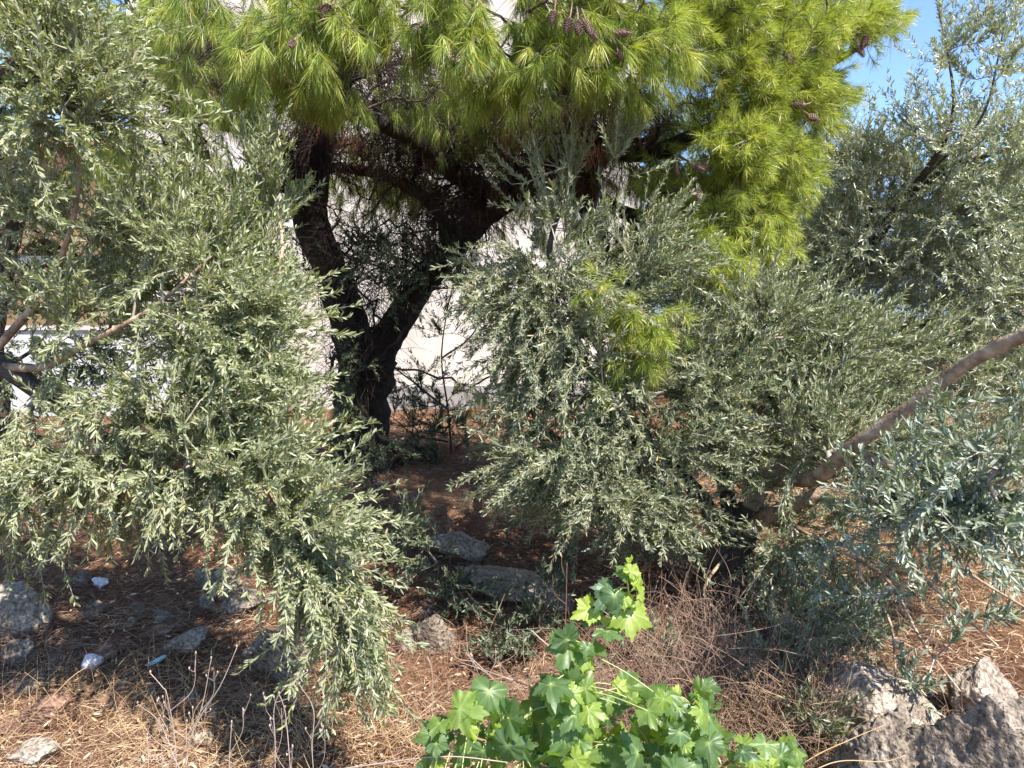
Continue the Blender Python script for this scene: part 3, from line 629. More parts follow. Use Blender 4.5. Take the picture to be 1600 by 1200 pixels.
blobs = [
 (45, 60, 3.2, 125, 80, .35, 64, (.3, -.2, .2)), (125, 150, 3.2, 85, 80, .35, 56, (.5, -.2, -.1)), (70, 190, 3.1, 90, 70, .3, 30, (.4, -.2, -.1)), (185, 195, 3.3, 40, 30, .2, 10, (.7, -.1, -.1)),
 (90, 330, 3.3, 100, 60, .35, 26, (.4, -.1, 0)), (250, 370, 3.3, 110, 60, .35, 44, (.4, -.1, .3)), (365, 390, 3.5, 60, 80, .35, 60, (.35, -.1, .6)), (400, 270, 3.55, 40, 50, .25, 12, (.2, 0, .8)), (425, 340, 3.6, 22, 30, .2, 9, (.5, 0, .6)),
 (120, 470, 3.3, 130, 70, .4, 40, (.3, -.2, -.2)), (300, 490, 3.2, 120, 90, .4, 84, (.4, -.2, 0)), (375, 500, 3.3, 70, 90, .35, 78, (.6, -.1, .2)), (365, 600, 3.2, 80, 80, .4, 76, (.5, -.2, -.1)),
 (300, 630, 3.2, 140, 80, .4, 66, (.4, -.2, -.3)), (130, 640, 3.2, 120, 60, .35, 30, (.3, -.2, -.4)), (90, 735, 3.1, 120, 55, .35, 48, (.3, -.2, -.4)), (20, 800, 3.0, 50, 40, .25, 16, (.1, -.2, -.6)),
 (260, 725, 3.0, 120, 55, .35, 54, (.5, -.2, -.3)), (385, 735, 2.95, 90, 60, .3, 70, (.7, -.2, -.2)), (475, 815, 2.8, 50, 45, .22, 44, (.8, -.1, -.25)), (425, 835, 2.9, 65, 40, .25, 34, (.7, -.2, -.35)),
 (490, 905, 2.75, 55, 40, .18, 40, (.6, -.1, -.45)), (545, 975, 2.7, 38, 36, .14, 30, (.45, -.1, -.55)), 
]
olive_crown(OL, np.concatenate(sk[0]), np.concatenate(sk[1]), blobs + [(20, 20, 3.3, 120, 70, .4, 40, (.3, -.2, .1))], 'olive_front', .040, .0082, .0128, (.18, .42), 3, rb=.03, mult=.9, dk=.84, tw=.0015, upb=.3, kr=1.05, jit=.3)

# second dark trunk at far left
Sb = A(-4.4, 6.3, float(gh(-4.4, 6.3)))
S2 = thing('dark_tree', 'dark shaded tree trunk at the far left behind the olive branches', 'tree', Sb)
sk = ([], [])
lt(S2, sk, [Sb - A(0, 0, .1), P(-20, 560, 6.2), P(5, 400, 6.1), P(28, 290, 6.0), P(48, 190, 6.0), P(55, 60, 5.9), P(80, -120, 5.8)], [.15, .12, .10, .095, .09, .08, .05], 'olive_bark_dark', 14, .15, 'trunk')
lt(S2, sk, [P(40, 240, 6.0), P(-60, 230, 5.8), P(-200, 120, 5.6)], [.05, .04, .02], 'olive_bark_dark')
lt(S2, sk, [P(50, 160, 6.0), P(140, 60, 5.9), P(240, 20, 5.8)], [.05, .04, .02], 'olive_bark_dark')
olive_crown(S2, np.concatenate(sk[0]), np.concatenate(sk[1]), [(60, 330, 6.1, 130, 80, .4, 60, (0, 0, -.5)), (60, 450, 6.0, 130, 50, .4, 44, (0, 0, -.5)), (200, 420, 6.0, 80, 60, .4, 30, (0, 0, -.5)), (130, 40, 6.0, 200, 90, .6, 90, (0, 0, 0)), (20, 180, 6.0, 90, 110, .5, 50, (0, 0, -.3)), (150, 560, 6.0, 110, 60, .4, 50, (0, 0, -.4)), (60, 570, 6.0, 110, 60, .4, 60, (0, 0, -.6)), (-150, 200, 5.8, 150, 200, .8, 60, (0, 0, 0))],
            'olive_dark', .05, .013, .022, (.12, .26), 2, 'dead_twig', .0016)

# centre-right olive with forked trunk
Cb = G(1140, 945)
OC = thing('olive_tree', 'wide olive tree with low forked trunk and smooth brown limb rising to the right edge', 'olive tree', Cb)
sk = ([], [])
y0 = Cb[1]
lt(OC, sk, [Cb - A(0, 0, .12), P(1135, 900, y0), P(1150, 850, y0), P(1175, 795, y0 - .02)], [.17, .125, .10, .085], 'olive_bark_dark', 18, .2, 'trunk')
lt(OC, sk, [P(1165, 815, y0), P(1190, 762, y0 - .1), P(1215, 748, y0 - .25), P(1262, 750, y0 - .45), P(1292, 735, y0 - .6), P(1330, 700, y0 - .75), P(1420, 638, y0 - .95), P(1500, 575, y0 - 1.1), P(1590, 528, y0 - 1.3), P(1720, 480, y0 - 1.5), P(1850, 430, y0 - 1.5), P(2000, 350, y0 - 1.4), P(2150, 280, y0 - 1.3)],
   [.058, .048, .040, .037, .039, .036, .031, .029, .028, .027, .025, .020, .012], 'olive_bark', 16, .10)
lt(OC, sk, [P(1292, 765, y0 - .5), P(1250, 785, y0 - .45), P(1210, 800, y0 - .3), P(1165, 830, y0 - .05)], [.032, .036, .04, .045], 'olive_bark')
lt(OC, sk, [P(1140, 850, y0), P(1080, 760, y0 - .1), P(1000, 690, y0 - .15), P(930, 600, y0 - .2), P(870, 480, y0 - .2), P(860, 380, y0 - .2), P(890, 300, y0 - .2)], [.06, .045, .035, .028, .022, .015, .008], 'olive_bark_dark')
lt(OC, sk, [P(1000, 690, y0 - .15), P(1010, 560, y0 - .1), P(960, 440, y0 - .1), P(925, 350, y0 - .1), P(960, 250, y0 - .1)], [.025, .02, .015, .01, .006], 'olive_bark_dark')
lt(OC, sk, [P(1150, 850, y0), P(1130, 700, y0 + .1), P(1180, 600, y0 + .15), P(1190, 480, y0 + .2), P(1150, 420, y0 + .2)], [.05, .04, .03, .02, .01], 'olive_bark_dark')
lt(OC, sk, [P(1125, 900, y0), P(1050, 880, y0 - .3), P(980, 850, y0 - .5), P(920, 820, y0 - .6)], [.03, .018, .008, .003], 'olive_bark_dark')
lt(OC, sk, [P(1330, 700, y0 - .75), P(1500, 770, y0 - 1.2), P(1620, 720, y0 - 1.6)], [.016, .012, .008])
# bare low branches on the right
for q in [[(1200, 800, .2), (1290, 845, .5), (1400, 850, .8), (1530, 820, 1.1)], [(1290, 850, .5), (1380, 900, .8), (1440, 1000, 1.1), (1500, 1080, 1.3)], [(1400, 850, .8), (1470, 930, 1.0), (1560, 1010, 1.2)], [(1340, 850, .6), (1345, 900, .7), (1390, 970, .9), (1400, 1060, 1.1)],
          [(1300, 850, .4), (1310, 900, .4), (1330, 960, .45), (1345, 1020, .5)], [(1450, 845, .9), (1520, 900, 1.1), (1620, 960, 1.3)], [(1140, 860, .05), (1100, 930, .3), (1180, 990, .5)]]:
    lt(OC, sk, [P(a, b, y0 - c) for a, b, c in q], list(np.linspace(.011, .004, len(q))), 'olive_bark', 7)
SKC, SDC = np.concatenate(sk[0]), np.concatenate(sk[1])
blobs = [
 (860, 240, y0 - .2, 55, 45, .2, 9, (.2, 0, 1.0)), (965, 230, y0 - .2, 25, 45, .2, 9, (.3, 0, 1.0)), (820, 310, y0 - .2, 40, 30, .2, 5, (-.1, 0, 1)), (900, 370, y0 - .2, 90, 40, .3, 14, (.3, -.1, .6)), (1010, 360, y0 - .2, 50, 40, .25, 13, (.5, 0, .5)),
 (795, 430, y0 - .2, 55, 60, .3, 38, (-.1, -.2, -.4)), (900, 460, y0 - .2, 90, 60, .35, 54, (.3, -.2, 0)), (1030, 440, y0 - .15, 60, 50, .3, 30, (.5, -.1, .1)), (830, 520, y0 - .2, 70, 70, .3, 56, (0, -.2, -.6)), (930, 580, y0 - .25, 80, 80, .35, 60, (.1, -.2, -.4)),
 (800, 620, y0 - .2, 50, 40, .25, 16, (0, -.1, -.8)), (1060, 580, y0 - .1, 80, 70, .4, 50, (.4, -.1, .2)), (900, 700, y0 - .3, 110, 60, .4, 80, (-.1, -.2, -.4)), (845, 735, y0 - .4, 60, 40, .3, 26, (-.2, -.2, -.6)), (960, 775, y0 - .4, 100, 45, .4, 56, (0, -.2, -.45)),
 (1080, 680, y0 - .2, 110, 80, .4, 56, (.2, -.1, 0)), (1180, 640, y0 - .1, 110, 80, .5, 80, (.3, -.1, .2)), (1180, 520, y0 + .1, 120, 70, .5, 80, (.4, 0, .4)), (1150, 740, y0 - .3, 110, 40, .4, 12, (.1, -.2, -.4)), (1030, 800, y0 - .3, 70, 50, .3, 24, (0, -.1, -.4)),
 (1380, 790, y0 - .4, 100, 40, .4, 24, (.3, -.1, .2)), (1530, 800, y0 - .3, 90, 40, .4, 24, (.3, -.1, .2)), (1400, 560, y0 - .1, 120, 60, .4, 40, (.4, 0, .4)), (1400, 690, y0 - .3, 100, 50, .4, 34, (.3, 0, .3)), (1290, 560, y0 - .1, 90, 60, .4, 40, (.4, 0, .4)), (1240, 840, y0 - .3, 90, 60, .4, 40, (.2, -.1, -.3)), (1290, 650, y0 - .3, 80, 70, .4, 50, (.4, 0, .2)), (1230, 930, y0 - .3, 90, 40, .3, 30, (.2, -.1, -.3)),
]
olive_crown(OC, SKC, SDC, blobs, 'olive', .038, .0078, .0125, (.18, .38), 3, mult=1.0, dk=1.15, rb=.18, tw=.0014, upb=.3, kr=1.15, jit=.4, ang=(22, 56))
near = [(1445, 640, y0 - 1.25, 40, 18, .1, 4, (.2, 0, .2)), (1850, 420, y0 - 1.5, 160, 120, .4, 30, (.3, 0, .3)), (2050, 330, y0 - 1.4, 160, 140, .4, 30, (.3, 0, .3)), (1390, 760, y0 - 1.4, 70, 45, .25, 26, (.1, -.2, .35)), (1440, 800, y0 - 1.6, 100, 50, .3, 36, (.2, -.2, .15)), (1545, 745, y0 - 1.5, 80, 50, .3, 34, (.3, -.1, .1)), (1530, 830, y0 - 1.5, 90, 40, .3, 26, (.3, -.2, 0)), (1580, 680, y0 - 1.4, 40, 30, .3, 8, (.3, 0, .1)), (1290, 850, y0 - 1.0, 50, 30, .2, 6, (0, -.2, -.1))]
olive_crown(OC, SKC, SDC, near, 'olive_blue', .044, .0105, .015, (.12, .28), 2, rb=.2, name='crown', dk=.75, kr=1.05)
low = [(1340, 930, y0 - .9, 60, 50, .15, 5, (.1, -.2, .3)), (1560, 930, y0 - 1.1, 60, 60, .2, 6, (.2, -.2, .3)), (1480, 960, y0 - 1.1, 60, 40, .15, 4, (.2, -.2, .4)), (1300, 1010, y0 - .7, 60, 40, .15, 6, (.1, -.2, .3)), (1430, 1070, y0 - 1.35, 25, 40, .08, 5, (0, -.3, .6)), (1400, 940, y0 - 1.1, 40, 40, .1, 3, (.1, -.3, .4)), (1450, 900, y0 - 1.15, 30, 40, .1, 2, (0, -.2, .7)), (1520, 1000, y0 - 1.2, 40, 30, .1, 2, (0, -.2, .5)), (1440, 1130, y0 - 1.4, 30, 15, .1, 3, (.5, -.2, .2))]
olive_crown(OC, SKC, SDC, low, 'olive_blue', .056, .012, .018, (.10, .16), 1, rb=.1)

# right-back olive
Eb = A(2.7, 7.0, float(gh(2.7, 7.0)))
OE = thing('olive_tree', 'dense silvery olive tree filling the upper right under the blue sky', 'olive tree', Eb)
sk = ([], [])
lt(OE, sk, [Eb - A(0, 0, .1), P(1215, 640, 6.9), P(1240, 530, 6.6), P(1330, 420, 6.1), P(1400, 330, 5.7), P(1465, 240, 5.3), P(1490, 170, 5.1), P(1480, 80, 5.0), P(1465, 10, 5.0)], [.14, .09, .07, .05, .036, .02, .012, .006, .003], 'olive_bark_dark', 14, .1, 'trunk')
lt(OE, sk, [P(1400, 330, 5.7), P(1480, 265, 5.4), P(1600, 225, 5.1), P(1700, 190, 5)], [.03, .024, .016, .01], 'olive_bark_dark')
lt(OE, sk, [P(1450, 270, 5.4), P(1530, 190, 5.2), P(1560, 90, 5.1), P(1570, 20, 5.1)], [.014, .009, .006, .003], 'olive_bark_dark')
lt(OE, sk, [P(1330, 420, 6.1), P(1360, 330, 6.0), P(1350, 240, 5.9), P(1360, 190, 5.9)], [.025, .02, .012, .006], 'olive_bark_dark')
lt(OE, sk, [P(1240, 530, 6.6), P(1400, 520, 6.0), P(1560, 480, 5.5), P(1700, 440, 5.2)], [.045, .035, .025, .015], 'olive_bark_dark')
lt(OE, sk, [P(1215, 640, 6.9), P(1350, 640, 6.2), P(1500, 640, 5.8)], [.04, .03, .02], 'olive_bark_dark')
lt(OE, sk, [P(1330, 420, 6.1), P(1230, 380, 6.3), P(1150, 430, 6.4)], [.03, .02, .01], 'olive_bark_dark')
blobs = [
 (1505, 80, 5.0, 50, 60, .3, 15, (.2, 0, 1.0)), (1470, 110, 5.0, 25, 60, .2, 6, (-.1, 0, 1.0)), (1570, 90, 5.1, 50, 60, .3, 13, (.3, 0, .8)), (1490, 215, 5.2, 100, 35, .4, 22, (.2, 0, .8)), (1570, 220, 5.2, 70, 45, .4, 22, (.3, 0, .7)), (1370, 240, 5.9, 50, 30, .3, 12, (.1, 0, .9)), (1200, 470, 5.7, 90, 60, .3, 46, (.3, -.1, .6)), (1130, 560, 5.6, 80, 50, .3, 36, (.3, -.1, .5)), (1240, 380, 5.8, 60, 50, .3, 26, (.3, 0, .7)),
 (1320, 270, 5.9, 60, 50, .4, 50, (.1, 0, .7)), (1430, 280, 5.6, 110, 60, .28, 85, (.2, -.1, .5)), (1560, 310, 5.2, 90, 70, .28, 76, (.2, -.1, .4)), (1280, 370, 6.1, 90, 70, .28, 76, (.2, -.1, .4)), (1400, 400, 5.7, 120, 70, .28, 110, (.3, -.1, .4)),
 (1550, 430, 5.3, 110, 80, .28, 110, (.3, -.1, .3)), (1190, 450, 6.2, 80, 60, .5, 60, (.1, -.1, .4)), (1290, 510, 6.1, 110, 70, .28, 85, (.3, -.1, .3)), (1440, 530, 5.7, 120, 70, .28, 102, (.3, -.1, .3)), (1570, 560, 5.4, 100, 70, .28, 59, (.3, 0, .3)),
 (1320, 630, 6.0, 110, 60, .28, 59, (.2, 0, .2)), (1480, 650, 5.8, 120, 60, .28, 51, (.2, 0, .2)), (1230, 590, 6.3, 80, 50, .4, 40, (0, 0, .2)), (1600, 700, 5.6, 90, 60, .4, 40, (0, 0, 0)), (1400, 740, 5.8, 120, 50, .5, 40, (0, 0, 0)),
]
olive_crown(OE, np.concatenate(sk[0]), np.concatenate(sk[1]), blobs, 'olive_silver', .044, .0090, .0165, (.2, .48), 3, 'twig', .0016, mult=.9, dk=.92, rb=.22, upb=.2, kr=1.25, jit=.45, ang=(28, 64))

# wild olive shrub behind the pine trunk, dark against the cream wall
Fb = G(705, 705); 
SH = thing('wild_olive_shrub', 'thin dark leafed shrub standing against the bright wall beside the pine trunk', 'shrub', Fb)
sk = ([], []); fy = Fb[1]
for q in [[(705, 705), (700, 640), (690, 560), (700, 480), (720, 400)], [(700, 640), (650, 600), (610, 560), (620, 480)], [(690, 560), (740, 520), (770, 440)], [(712, 700), (760, 660), (800, 600)], [(700, 690), (650, 680), (610, 650)]]:
    lt(SH, sk, [P(a, b, fy + RNG.uniform(-.15, .15)) for a, b in q], list(np.linspace(.012, .004, len(q))), 'olive_bark_dark', 7)
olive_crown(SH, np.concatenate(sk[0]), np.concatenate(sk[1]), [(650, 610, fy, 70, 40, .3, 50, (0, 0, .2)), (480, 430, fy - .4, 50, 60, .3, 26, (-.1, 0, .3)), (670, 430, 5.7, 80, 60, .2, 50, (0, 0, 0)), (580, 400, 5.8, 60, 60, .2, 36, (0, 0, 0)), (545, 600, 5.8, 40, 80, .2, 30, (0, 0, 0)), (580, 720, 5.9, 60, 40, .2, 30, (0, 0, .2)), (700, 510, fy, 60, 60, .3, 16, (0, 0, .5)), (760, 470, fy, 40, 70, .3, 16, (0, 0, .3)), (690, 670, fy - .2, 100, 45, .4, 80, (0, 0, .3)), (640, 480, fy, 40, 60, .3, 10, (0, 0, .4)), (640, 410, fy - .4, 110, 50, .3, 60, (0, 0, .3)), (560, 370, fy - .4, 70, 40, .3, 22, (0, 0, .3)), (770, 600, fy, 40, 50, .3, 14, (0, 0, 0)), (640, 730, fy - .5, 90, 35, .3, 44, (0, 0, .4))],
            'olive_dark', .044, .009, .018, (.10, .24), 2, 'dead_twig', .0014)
def sucker(px, py, lab, blobs_, cat='olive shoots', mt='olive_dark', nst=4, kw={}):
    b = G(px, py); t = thing('olive_sucker', lab, cat, b); s = ([], [])
    for q in range(nst):
        a = RNG.uniform(0, 6.28); lt(t, s, [b + A(math.cos(a), math.sin(a), 0) * .02 - A(0, 0, .03), b + A(math.cos(a) * .08, math.sin(a) * .08, .15), b + A(math.cos(a) * .13, math.sin(a) * .13, .3)], [.006, .005, .003], 'olive_bark_dark', 6)
    olive_crown(t, np.concatenate(s[0]), np.concatenate(s[1]), [(x_, y_, b[1] + dd, rx, ry, rd, n_, bi) for (x_, y_, dd, rx, ry, rd, n_, bi) in blobs_], mt, .04, .0095, .016, (.08, .18), 2, 'twig', .001, **kw)
    return t
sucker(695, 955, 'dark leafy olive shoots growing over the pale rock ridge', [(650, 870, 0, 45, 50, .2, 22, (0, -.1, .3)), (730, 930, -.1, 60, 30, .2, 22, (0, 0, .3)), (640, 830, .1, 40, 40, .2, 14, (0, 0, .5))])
sucker(820, 1020, 'small olive shoots between the rock ridge and the vine tip', [(810, 975, 0, 55, 25, .2, 18, (0, -.1, .3)), (860, 920, 0, 30, 30, .15, 10, (0, 0, .5)), (790, 1010, -.1, 50, 20, .15, 14, (0, 0, .2))])
sucker(1240, 1090, 'sprawling grey green olive shoots behind the smooth boulder', [(1260, 1000, 0, 110, 50, .3, 60, (0, -.1, .3)), (1170, 1040, .1, 70, 40, .25, 24, (0, -.1, .3)), (1340, 980, .1, 70, 40, .25, 26, (0, 0, .4)), (1230, 1075, -.1, 60, 25, .15, 16, (.1, -.2, .2))], mt='olive')
sucker(1290, 1195, 'leafy olive shoots in the gap left of the pitted boulder', [(1280, 1130, 0, 50, 30, .12, 14, (0, -.2, .5)), (1240, 1160, 0, 30, 20, .1, 6, (0, -.1, .4))], mt='olive')
sucker(1010, 1050, 'small olive shoots beside the upper vine leaves', [(1010, 1010, 0, 50, 25, .15, 18, (0, 0, .4)), (1060, 1060, 0, 40, 20, .15, 10, (0, 0, .4))], mt='olive')

# far trees closing the view behind
def far_tree(x, y, h, r, lab, n=420):
    b = A(x, y, float(gh(x, y))); t = thing('garden_tree', lab, 'tree', b, 'trees far behind the olives'); sb = Buf()
    tube(sb, [b - A(0, 0, .1), b + A(.1, 0, h * .35), b + A(0, .1, h * .6)], [r * .09, r * .07, r * .04], 8, .3); sb.build('trunk', M['olive_bark_dark'], t)
    C = [b + A(0, 0, h * (.2 + .06 * i)) for i in range(7)]
    c = b + A(0, 0, h * .62); q = unit(RNG.normal(size=(n, 3))); rr = RNG.random((n, 1)) ** .4
    lump = 1 + .22 * np.sin(q[:, :1] * 5 + x) * np.cos(q[:, 2:] * 6 + y)
    att = c + q * rr * lump * A(r, r, h * .42)
    Pn, Dn, par, cnt, tips, n0 = grow(np.array(C), np.tile(A(0, 0, 1.), (7, 1)), att, .3, wob=.03)
    k = np.arange(n0, len(Pn)); tb = Buf(); prisms(tb, Pn[par[k]], Pn[k], .006 * np.sqrt(np.maximum(cnt[k], 1)), .006 * np.sqrt(np.maximum(cnt[k], 1)), 4); tb.build('twigs', M['olive_bark_dark'], t)
    p0, p1, tt = shoots(np.repeat(Pn[tips], 3, 0), unit(np.repeat(Dn[tips], 3, 0) + RNG.normal(size=(3 * n, 3)) * .7), RNG.uniform(.25, .5, 3 * n), np.zeros((3 * n, 3)) + A(0, 0, .3), 3)
    lf = Buf(); leaf_segments(lf, p0, p1, .045, .11, .032, .6); lf.build('crown', M['far_leaf'], t)
far_tree(3.3, 12.8, 3.6, 2.0, 'bushy green tree beyond the right olive, nearest to the house')
far_tree(8.2, 12.0, 4.0, 2.2, 'round green tree beyond the right olive at the right edge')
far_tree(-2.5, 19.5, 8.0, 3.2, 'tall tree rising behind the cream house roof')
far_tree(6.3, 15.0, 4.2, 2.2, 'broad dark green tree in the gap behind the right olive')

# ================================================================== ROCKS
def rock(px, py, wpx, hpx, lab, mt='rock_grey', depth=0.8, rz=0.0, tilt=0.0, seed=0, sub=4, name='rock', cuts=10, rgh=.19, sink=.2, cat='rock', group=None, grp=None):
    g = G(px, py); d = g[1]; sx = wpx / F * d / 2; sz = hpx / F * d / 2
    import bmesh
    bm = bmesh.new(); bmesh.ops.create_icosphere(bm, subdivisions=sub, radius=1.0); r = random.Random(seed * 13 + 5)
    pl = [(Vector((r.gauss(0, 1), r.gauss(0, 1), r.gauss(0, 1))).normalized(), r.uniform(.42, .85)) for _ in range(cuts)]
    off = Vector((seed * 3.7, seed * 1.9, seed))
    cz, sn = math.cos(tilt), math.sin(tilt)
    for v in bm.verts:
        p = v.co.copy()
        for nn, dd in pl:
            k = p.dot(nn) - dd
            if k > 0: p -= nn * k * .96
        s = 1 + rgh * (mnoise.noise(p * 1.7 + off) + .5 * mnoise.noise(p * 4 + off) + .28 * mnoise.noise(p * 9 + off) + .16 * mnoise.noise(p * 20 + off))
        if mt == 'rock_pit':
            s += .07 * abs(mnoise.noise(p * 3 + off)) - .03
            for fq, am, th_ in ((4.5, .22, .42), (9, .11, .45), (17, .06, .45)):
                dv = mnoise.voronoi(p * fq + off * 2)[0][0]; s -= max(0, th_ - dv) * am * (1 if mnoise.noise(p * 2.2 + off * 3) > -.1 else .2)
        p *= s; p = Vector((p.x * sx, p.y * sx * depth, p.z * sz)); p = Vector((p.x * cz - p.z * sn, p.y, p.x * sn + p.z * cz))
        v.co = p
    zs = [v.co.z for v in bm.verts]; x_ = [v.co.x for v in bm.verts]; z0, z1 = min(zs), max(zs); xa, xb = min(x_), max(x_)
    for v in bm.verts: v.co.z = (v.co.z - z0) / (z1 - z0) * (2.5 * sz) - .5 * sz; v.co.x = (v.co.x - (xa + xb) / 2) * (2 * sx / (xb - xa))
    bm.normal_update(); me = bpy.data.meshes.new(name); bm.to_mesh(me); bm.free()
    for f in me.polygons: f.use_smooth = True
    me.materials.append(M[mt]); o = bpy.data.objects.new(name, me); COL.objects.link(o)
    o.location = (g[0], g[1] + sx * depth * .5, g[2]); o.rotation_euler = (0, 0, rz)
    return tag(o, lab, cat, 'rocks lying on the slope' if cat == 'rock' else None)
R_ = [
 (25, 995, 95, 85, 'dark rounded rock at the left edge with a pale chipped face'), (335, 935, 85, 55, 'flat topped grey rock, largest of the three behind the slanted stone'), (372, 962, 75, 48, 'grey wedge rock touching the flat topped rock'), (322, 952, 34, 26, 'small brown grey block in front of the flat topped rock'),
 (285, 1020, 75, 34, 'long slanted grey stone pointing to the pale blue plastic strip'), (425, 1075, 120, 100, 'big pitted grey boulder under the left olive branch tips'), (480, 1050, 90, 90, 'dark shaded boulder just right of the big pitted grey boulder'),
 (25, 1038, 52, 40, 'dark blue grey stone at the left edge below the rounded rock'), (62, 1135, 80, 52, 'lumpy brown grey rock low at the left with a red earth stain'), (45, 1090, 48, 30, 'knobbly stone just above the lumpy rock'),
 (12, 1150, 34, 26, 'small reddish stone left of the lumpy rock'), (45, 1198, 80, 40, 'pale stone at the lower left corner of the slope'), (148, 965, 44, 24, 'small dark grey stone right of the rounded edge rock'), (214, 962, 38, 20, 'thin dark shard of stone left of the pointed shard'),
 (252, 972, 46, 18, 'pointed grey shard with a bright edge'), (205, 978, 18, 14, 'tiny white pebble pair among the shards'), (250, 998, 44, 22, 'rusty brown stone behind the slanted stone'), (163, 1030, 34, 30, 'brown stone beside the white plastic cup piece'), (90, 1040, 34, 18, 'low flat brown stone between dark stone and plastic'),
 (120, 915, 46, 26, 'mossy dark stone left of the crumpled white litter'), (117, 1013, 16, 10, 'tiny round pale pebble above the white plastic'), (170, 1108, 46, 20, 'half buried brown stone in the litter, middle of the slope'), (298, 1110, 30, 34, 'upright knobbly stone among the dry stalks'),
 (330, 1125, 30, 34, 'second upright stone leaning among the dry stalks'), (315, 1175, 34, 34, 'pale pointed stone at the foot of the dry stalks'), (405, 950, 40, 14, 'low stone slab under the hanging olive twig'), (380, 1100, 26, 16, 'small tan stone below the big pitted boulder'),
 (672, 1030, 66, 74, 'dark pitted upright rock in the middle under the olive shoots'), (638, 1020, 34, 46, 'small grey rock left of the upright pitted rock'), (672, 965, 40, 22, 'small pale stone behind the upright pitted rock'),
 (872, 962, 62, 34, 'dark low rock at the right end of the pale ridge'), (700, 1015, 40, 30, 'mottled stone at the right foot of the upright rock'), (590, 770, 40, 18, 'shaded flat stone near the pine trunk'), (640, 790, 50, 22, 'shaded brown stone between trunk and ridge'),
]
for q, (px, py, w_, h_, lab) in enumerate(R_):
    mt = 'rock_red' if any(k in lab for k in ('red', 'rust', 'brown stone', 'tan')) else ('rock_pit' if 'pitted' in lab else ('rock_pale' if ('pale' in lab or 'white pebble' in lab) else 'rock_grey'))
    rock(px, py, w_, h_ * .86, lab, mt, .8, RNG.uniform(-.5, .5), {4: .35, 14: -.3, 13: -.3, 27: .5}.get(q, RNG.uniform(-.15, .15)), q, 5 if w_ > 70 else 4)
# pale ridge
rock(712, 880, 110, 48, 'upper end of the pale rock ridge, tan face in dappled sun', 'rock_pale', .7, .2, -.45, 51, 5, cuts=9)
rock(800, 938, 185, 50, 'long pale rock ridge slanting down toward the vine tip', 'rock_pale', .6, -.1, -.42, 52, 5, cuts=10, rgh=.2)
rock(690, 850, 60, 60, 'tan upright block at the top of the pale ridge', 'rock_red', .7, 0, -.2, 53, 4)
# big boulders bottom right
rock(1375, 1190, 225, 140, 'smooth pale boulder with a sunlit top at lower right', 'rock_pale', .8, .2, -.12, 61, 6, name='boulder', cuts=8, rgh=.12, cat='boulder')
rock(1390, 1290, 160, 190, 'dark pitted boulder between the smooth and the largest boulder', 'rock_pit', .9, .4, .1, 62, 6, name='boulder', cuts=9, rgh=.2, cat='boulder')
rock(1530, 1330, 270, 265, 'largest pitted limestone boulder in the lower right corner', 'rock_pit', .8, -.3, .1, 63, 6, name='boulder', cuts=9, rgh=.2, cat='boulder')
rock(1560, 1150, 130, 115, 'pale cracked boulder behind the largest one at the right edge', 'rock_pale', .8, .5, .2, 64, 6, name='boulder', cuts=9, cat='boulder')
# litter
rock(142, 1045, 34, 22, 'white plastic scrap on the needle litter below the brown stone', 'litter_white', .8, .3, .2, 71, 3, 'plastic_scrap', 6, .1, cat='litter')
rock(155, 920, 26, 18, 'crumpled white paper on the dark needle litter', 'litter_white', .8, .1, 0, 72, 4, 'paper_scrap', 9, .5, cat='litter')
rock(242, 1040, 34, 11, 'pale blue plastic strip at the end of the slanted stone', 'litter_blue', .35, .5, .5, 73, 3, 'plastic_strip', 4, .06, cat='litter')
rock(325, 1073, 12, 9, 'tiny green wrapper on the litter behind the dry stalks', 'litter_green', .8, .1, 0, 74, 3, 'wrapper', 9, .5, cat='litter')
rock(1027, 795, 22, 8, 'crushed blue wrapper on the ground under the central olive', 'litter_deep', .6, .1, .1, 75, 3, 'wrapper', 9, .4, cat='litter')

# ================================================================== GROUND COVER
def litter(n, xr, yr, L, W, mt, name, lab, tilt=.25, dens=None, pw=1.0):
    x = RNG.uniform(*xr, n); y = yr[0] + (yr[1] - yr[0]) * RNG.random(n) ** pw
    if dens is not None:
        k = RNG.random(n) < dens(x, y); x, y = x[k], y[k]; n = len(x)
    a = RNG.uniform(0, 6.283, n) + .5 * np.sin(x * 3 + y * 2); z = gh(x, y) + RNG.random(n) ** 2 * .025 + .002
    d = np.stack([np.cos(a), np.sin(a), RNG.normal(0, tilt, n)], -1); b = Buf()
    needles(b, np.stack([x, y, z], -1), d, L * RNG.uniform(.6, 1.2, n), W, RNG.random(n), .12)
    tag(b.build(name, M[mt]), lab, 'litter', kind='stuff')
def tone_mat(name, st, rough=.8): return leaf_mat(name, st, st, st[1][1], .12, rough)
M['litter_red'] = tone_mat('fallen_needle_red', [(0, (.12, .055, .032)), (.5, (.27, .15, .095)), (1, (.50, .35, .24))])
M['litter_tan'] = tone_mat('fallen_needle_straw', [(0, (.28, .14, .07)), (.5, (.44, .31, .19)), (1, (.66, .53, .36))])
litter(90000, (-3.6, 2.5), (2.6, 8), .10, .0022, 'litter_red', 'pine_litter', 'red brown fallen pine needles over the slope', pw=1.4)
litter(52000, (-3.0, 3.2), (2.5, 4.6), .12, .0024, 'litter_tan', 'straw_litter', 'straw coloured dry grass and needles on the near slope', .3, lambda x, y: np.clip(1.25 - (y - 2.6) / (1.0 + .35 * np.sin(x * 4)) + .5 * np.sin(x * 5 + y * 7), .06, 1))
litter(26000, (1.0, 5.5), (3.6, 7.5), .12, .003, 'litter_tan', 'straw_litter', 'golden dry grass on the bank at the right', .45)
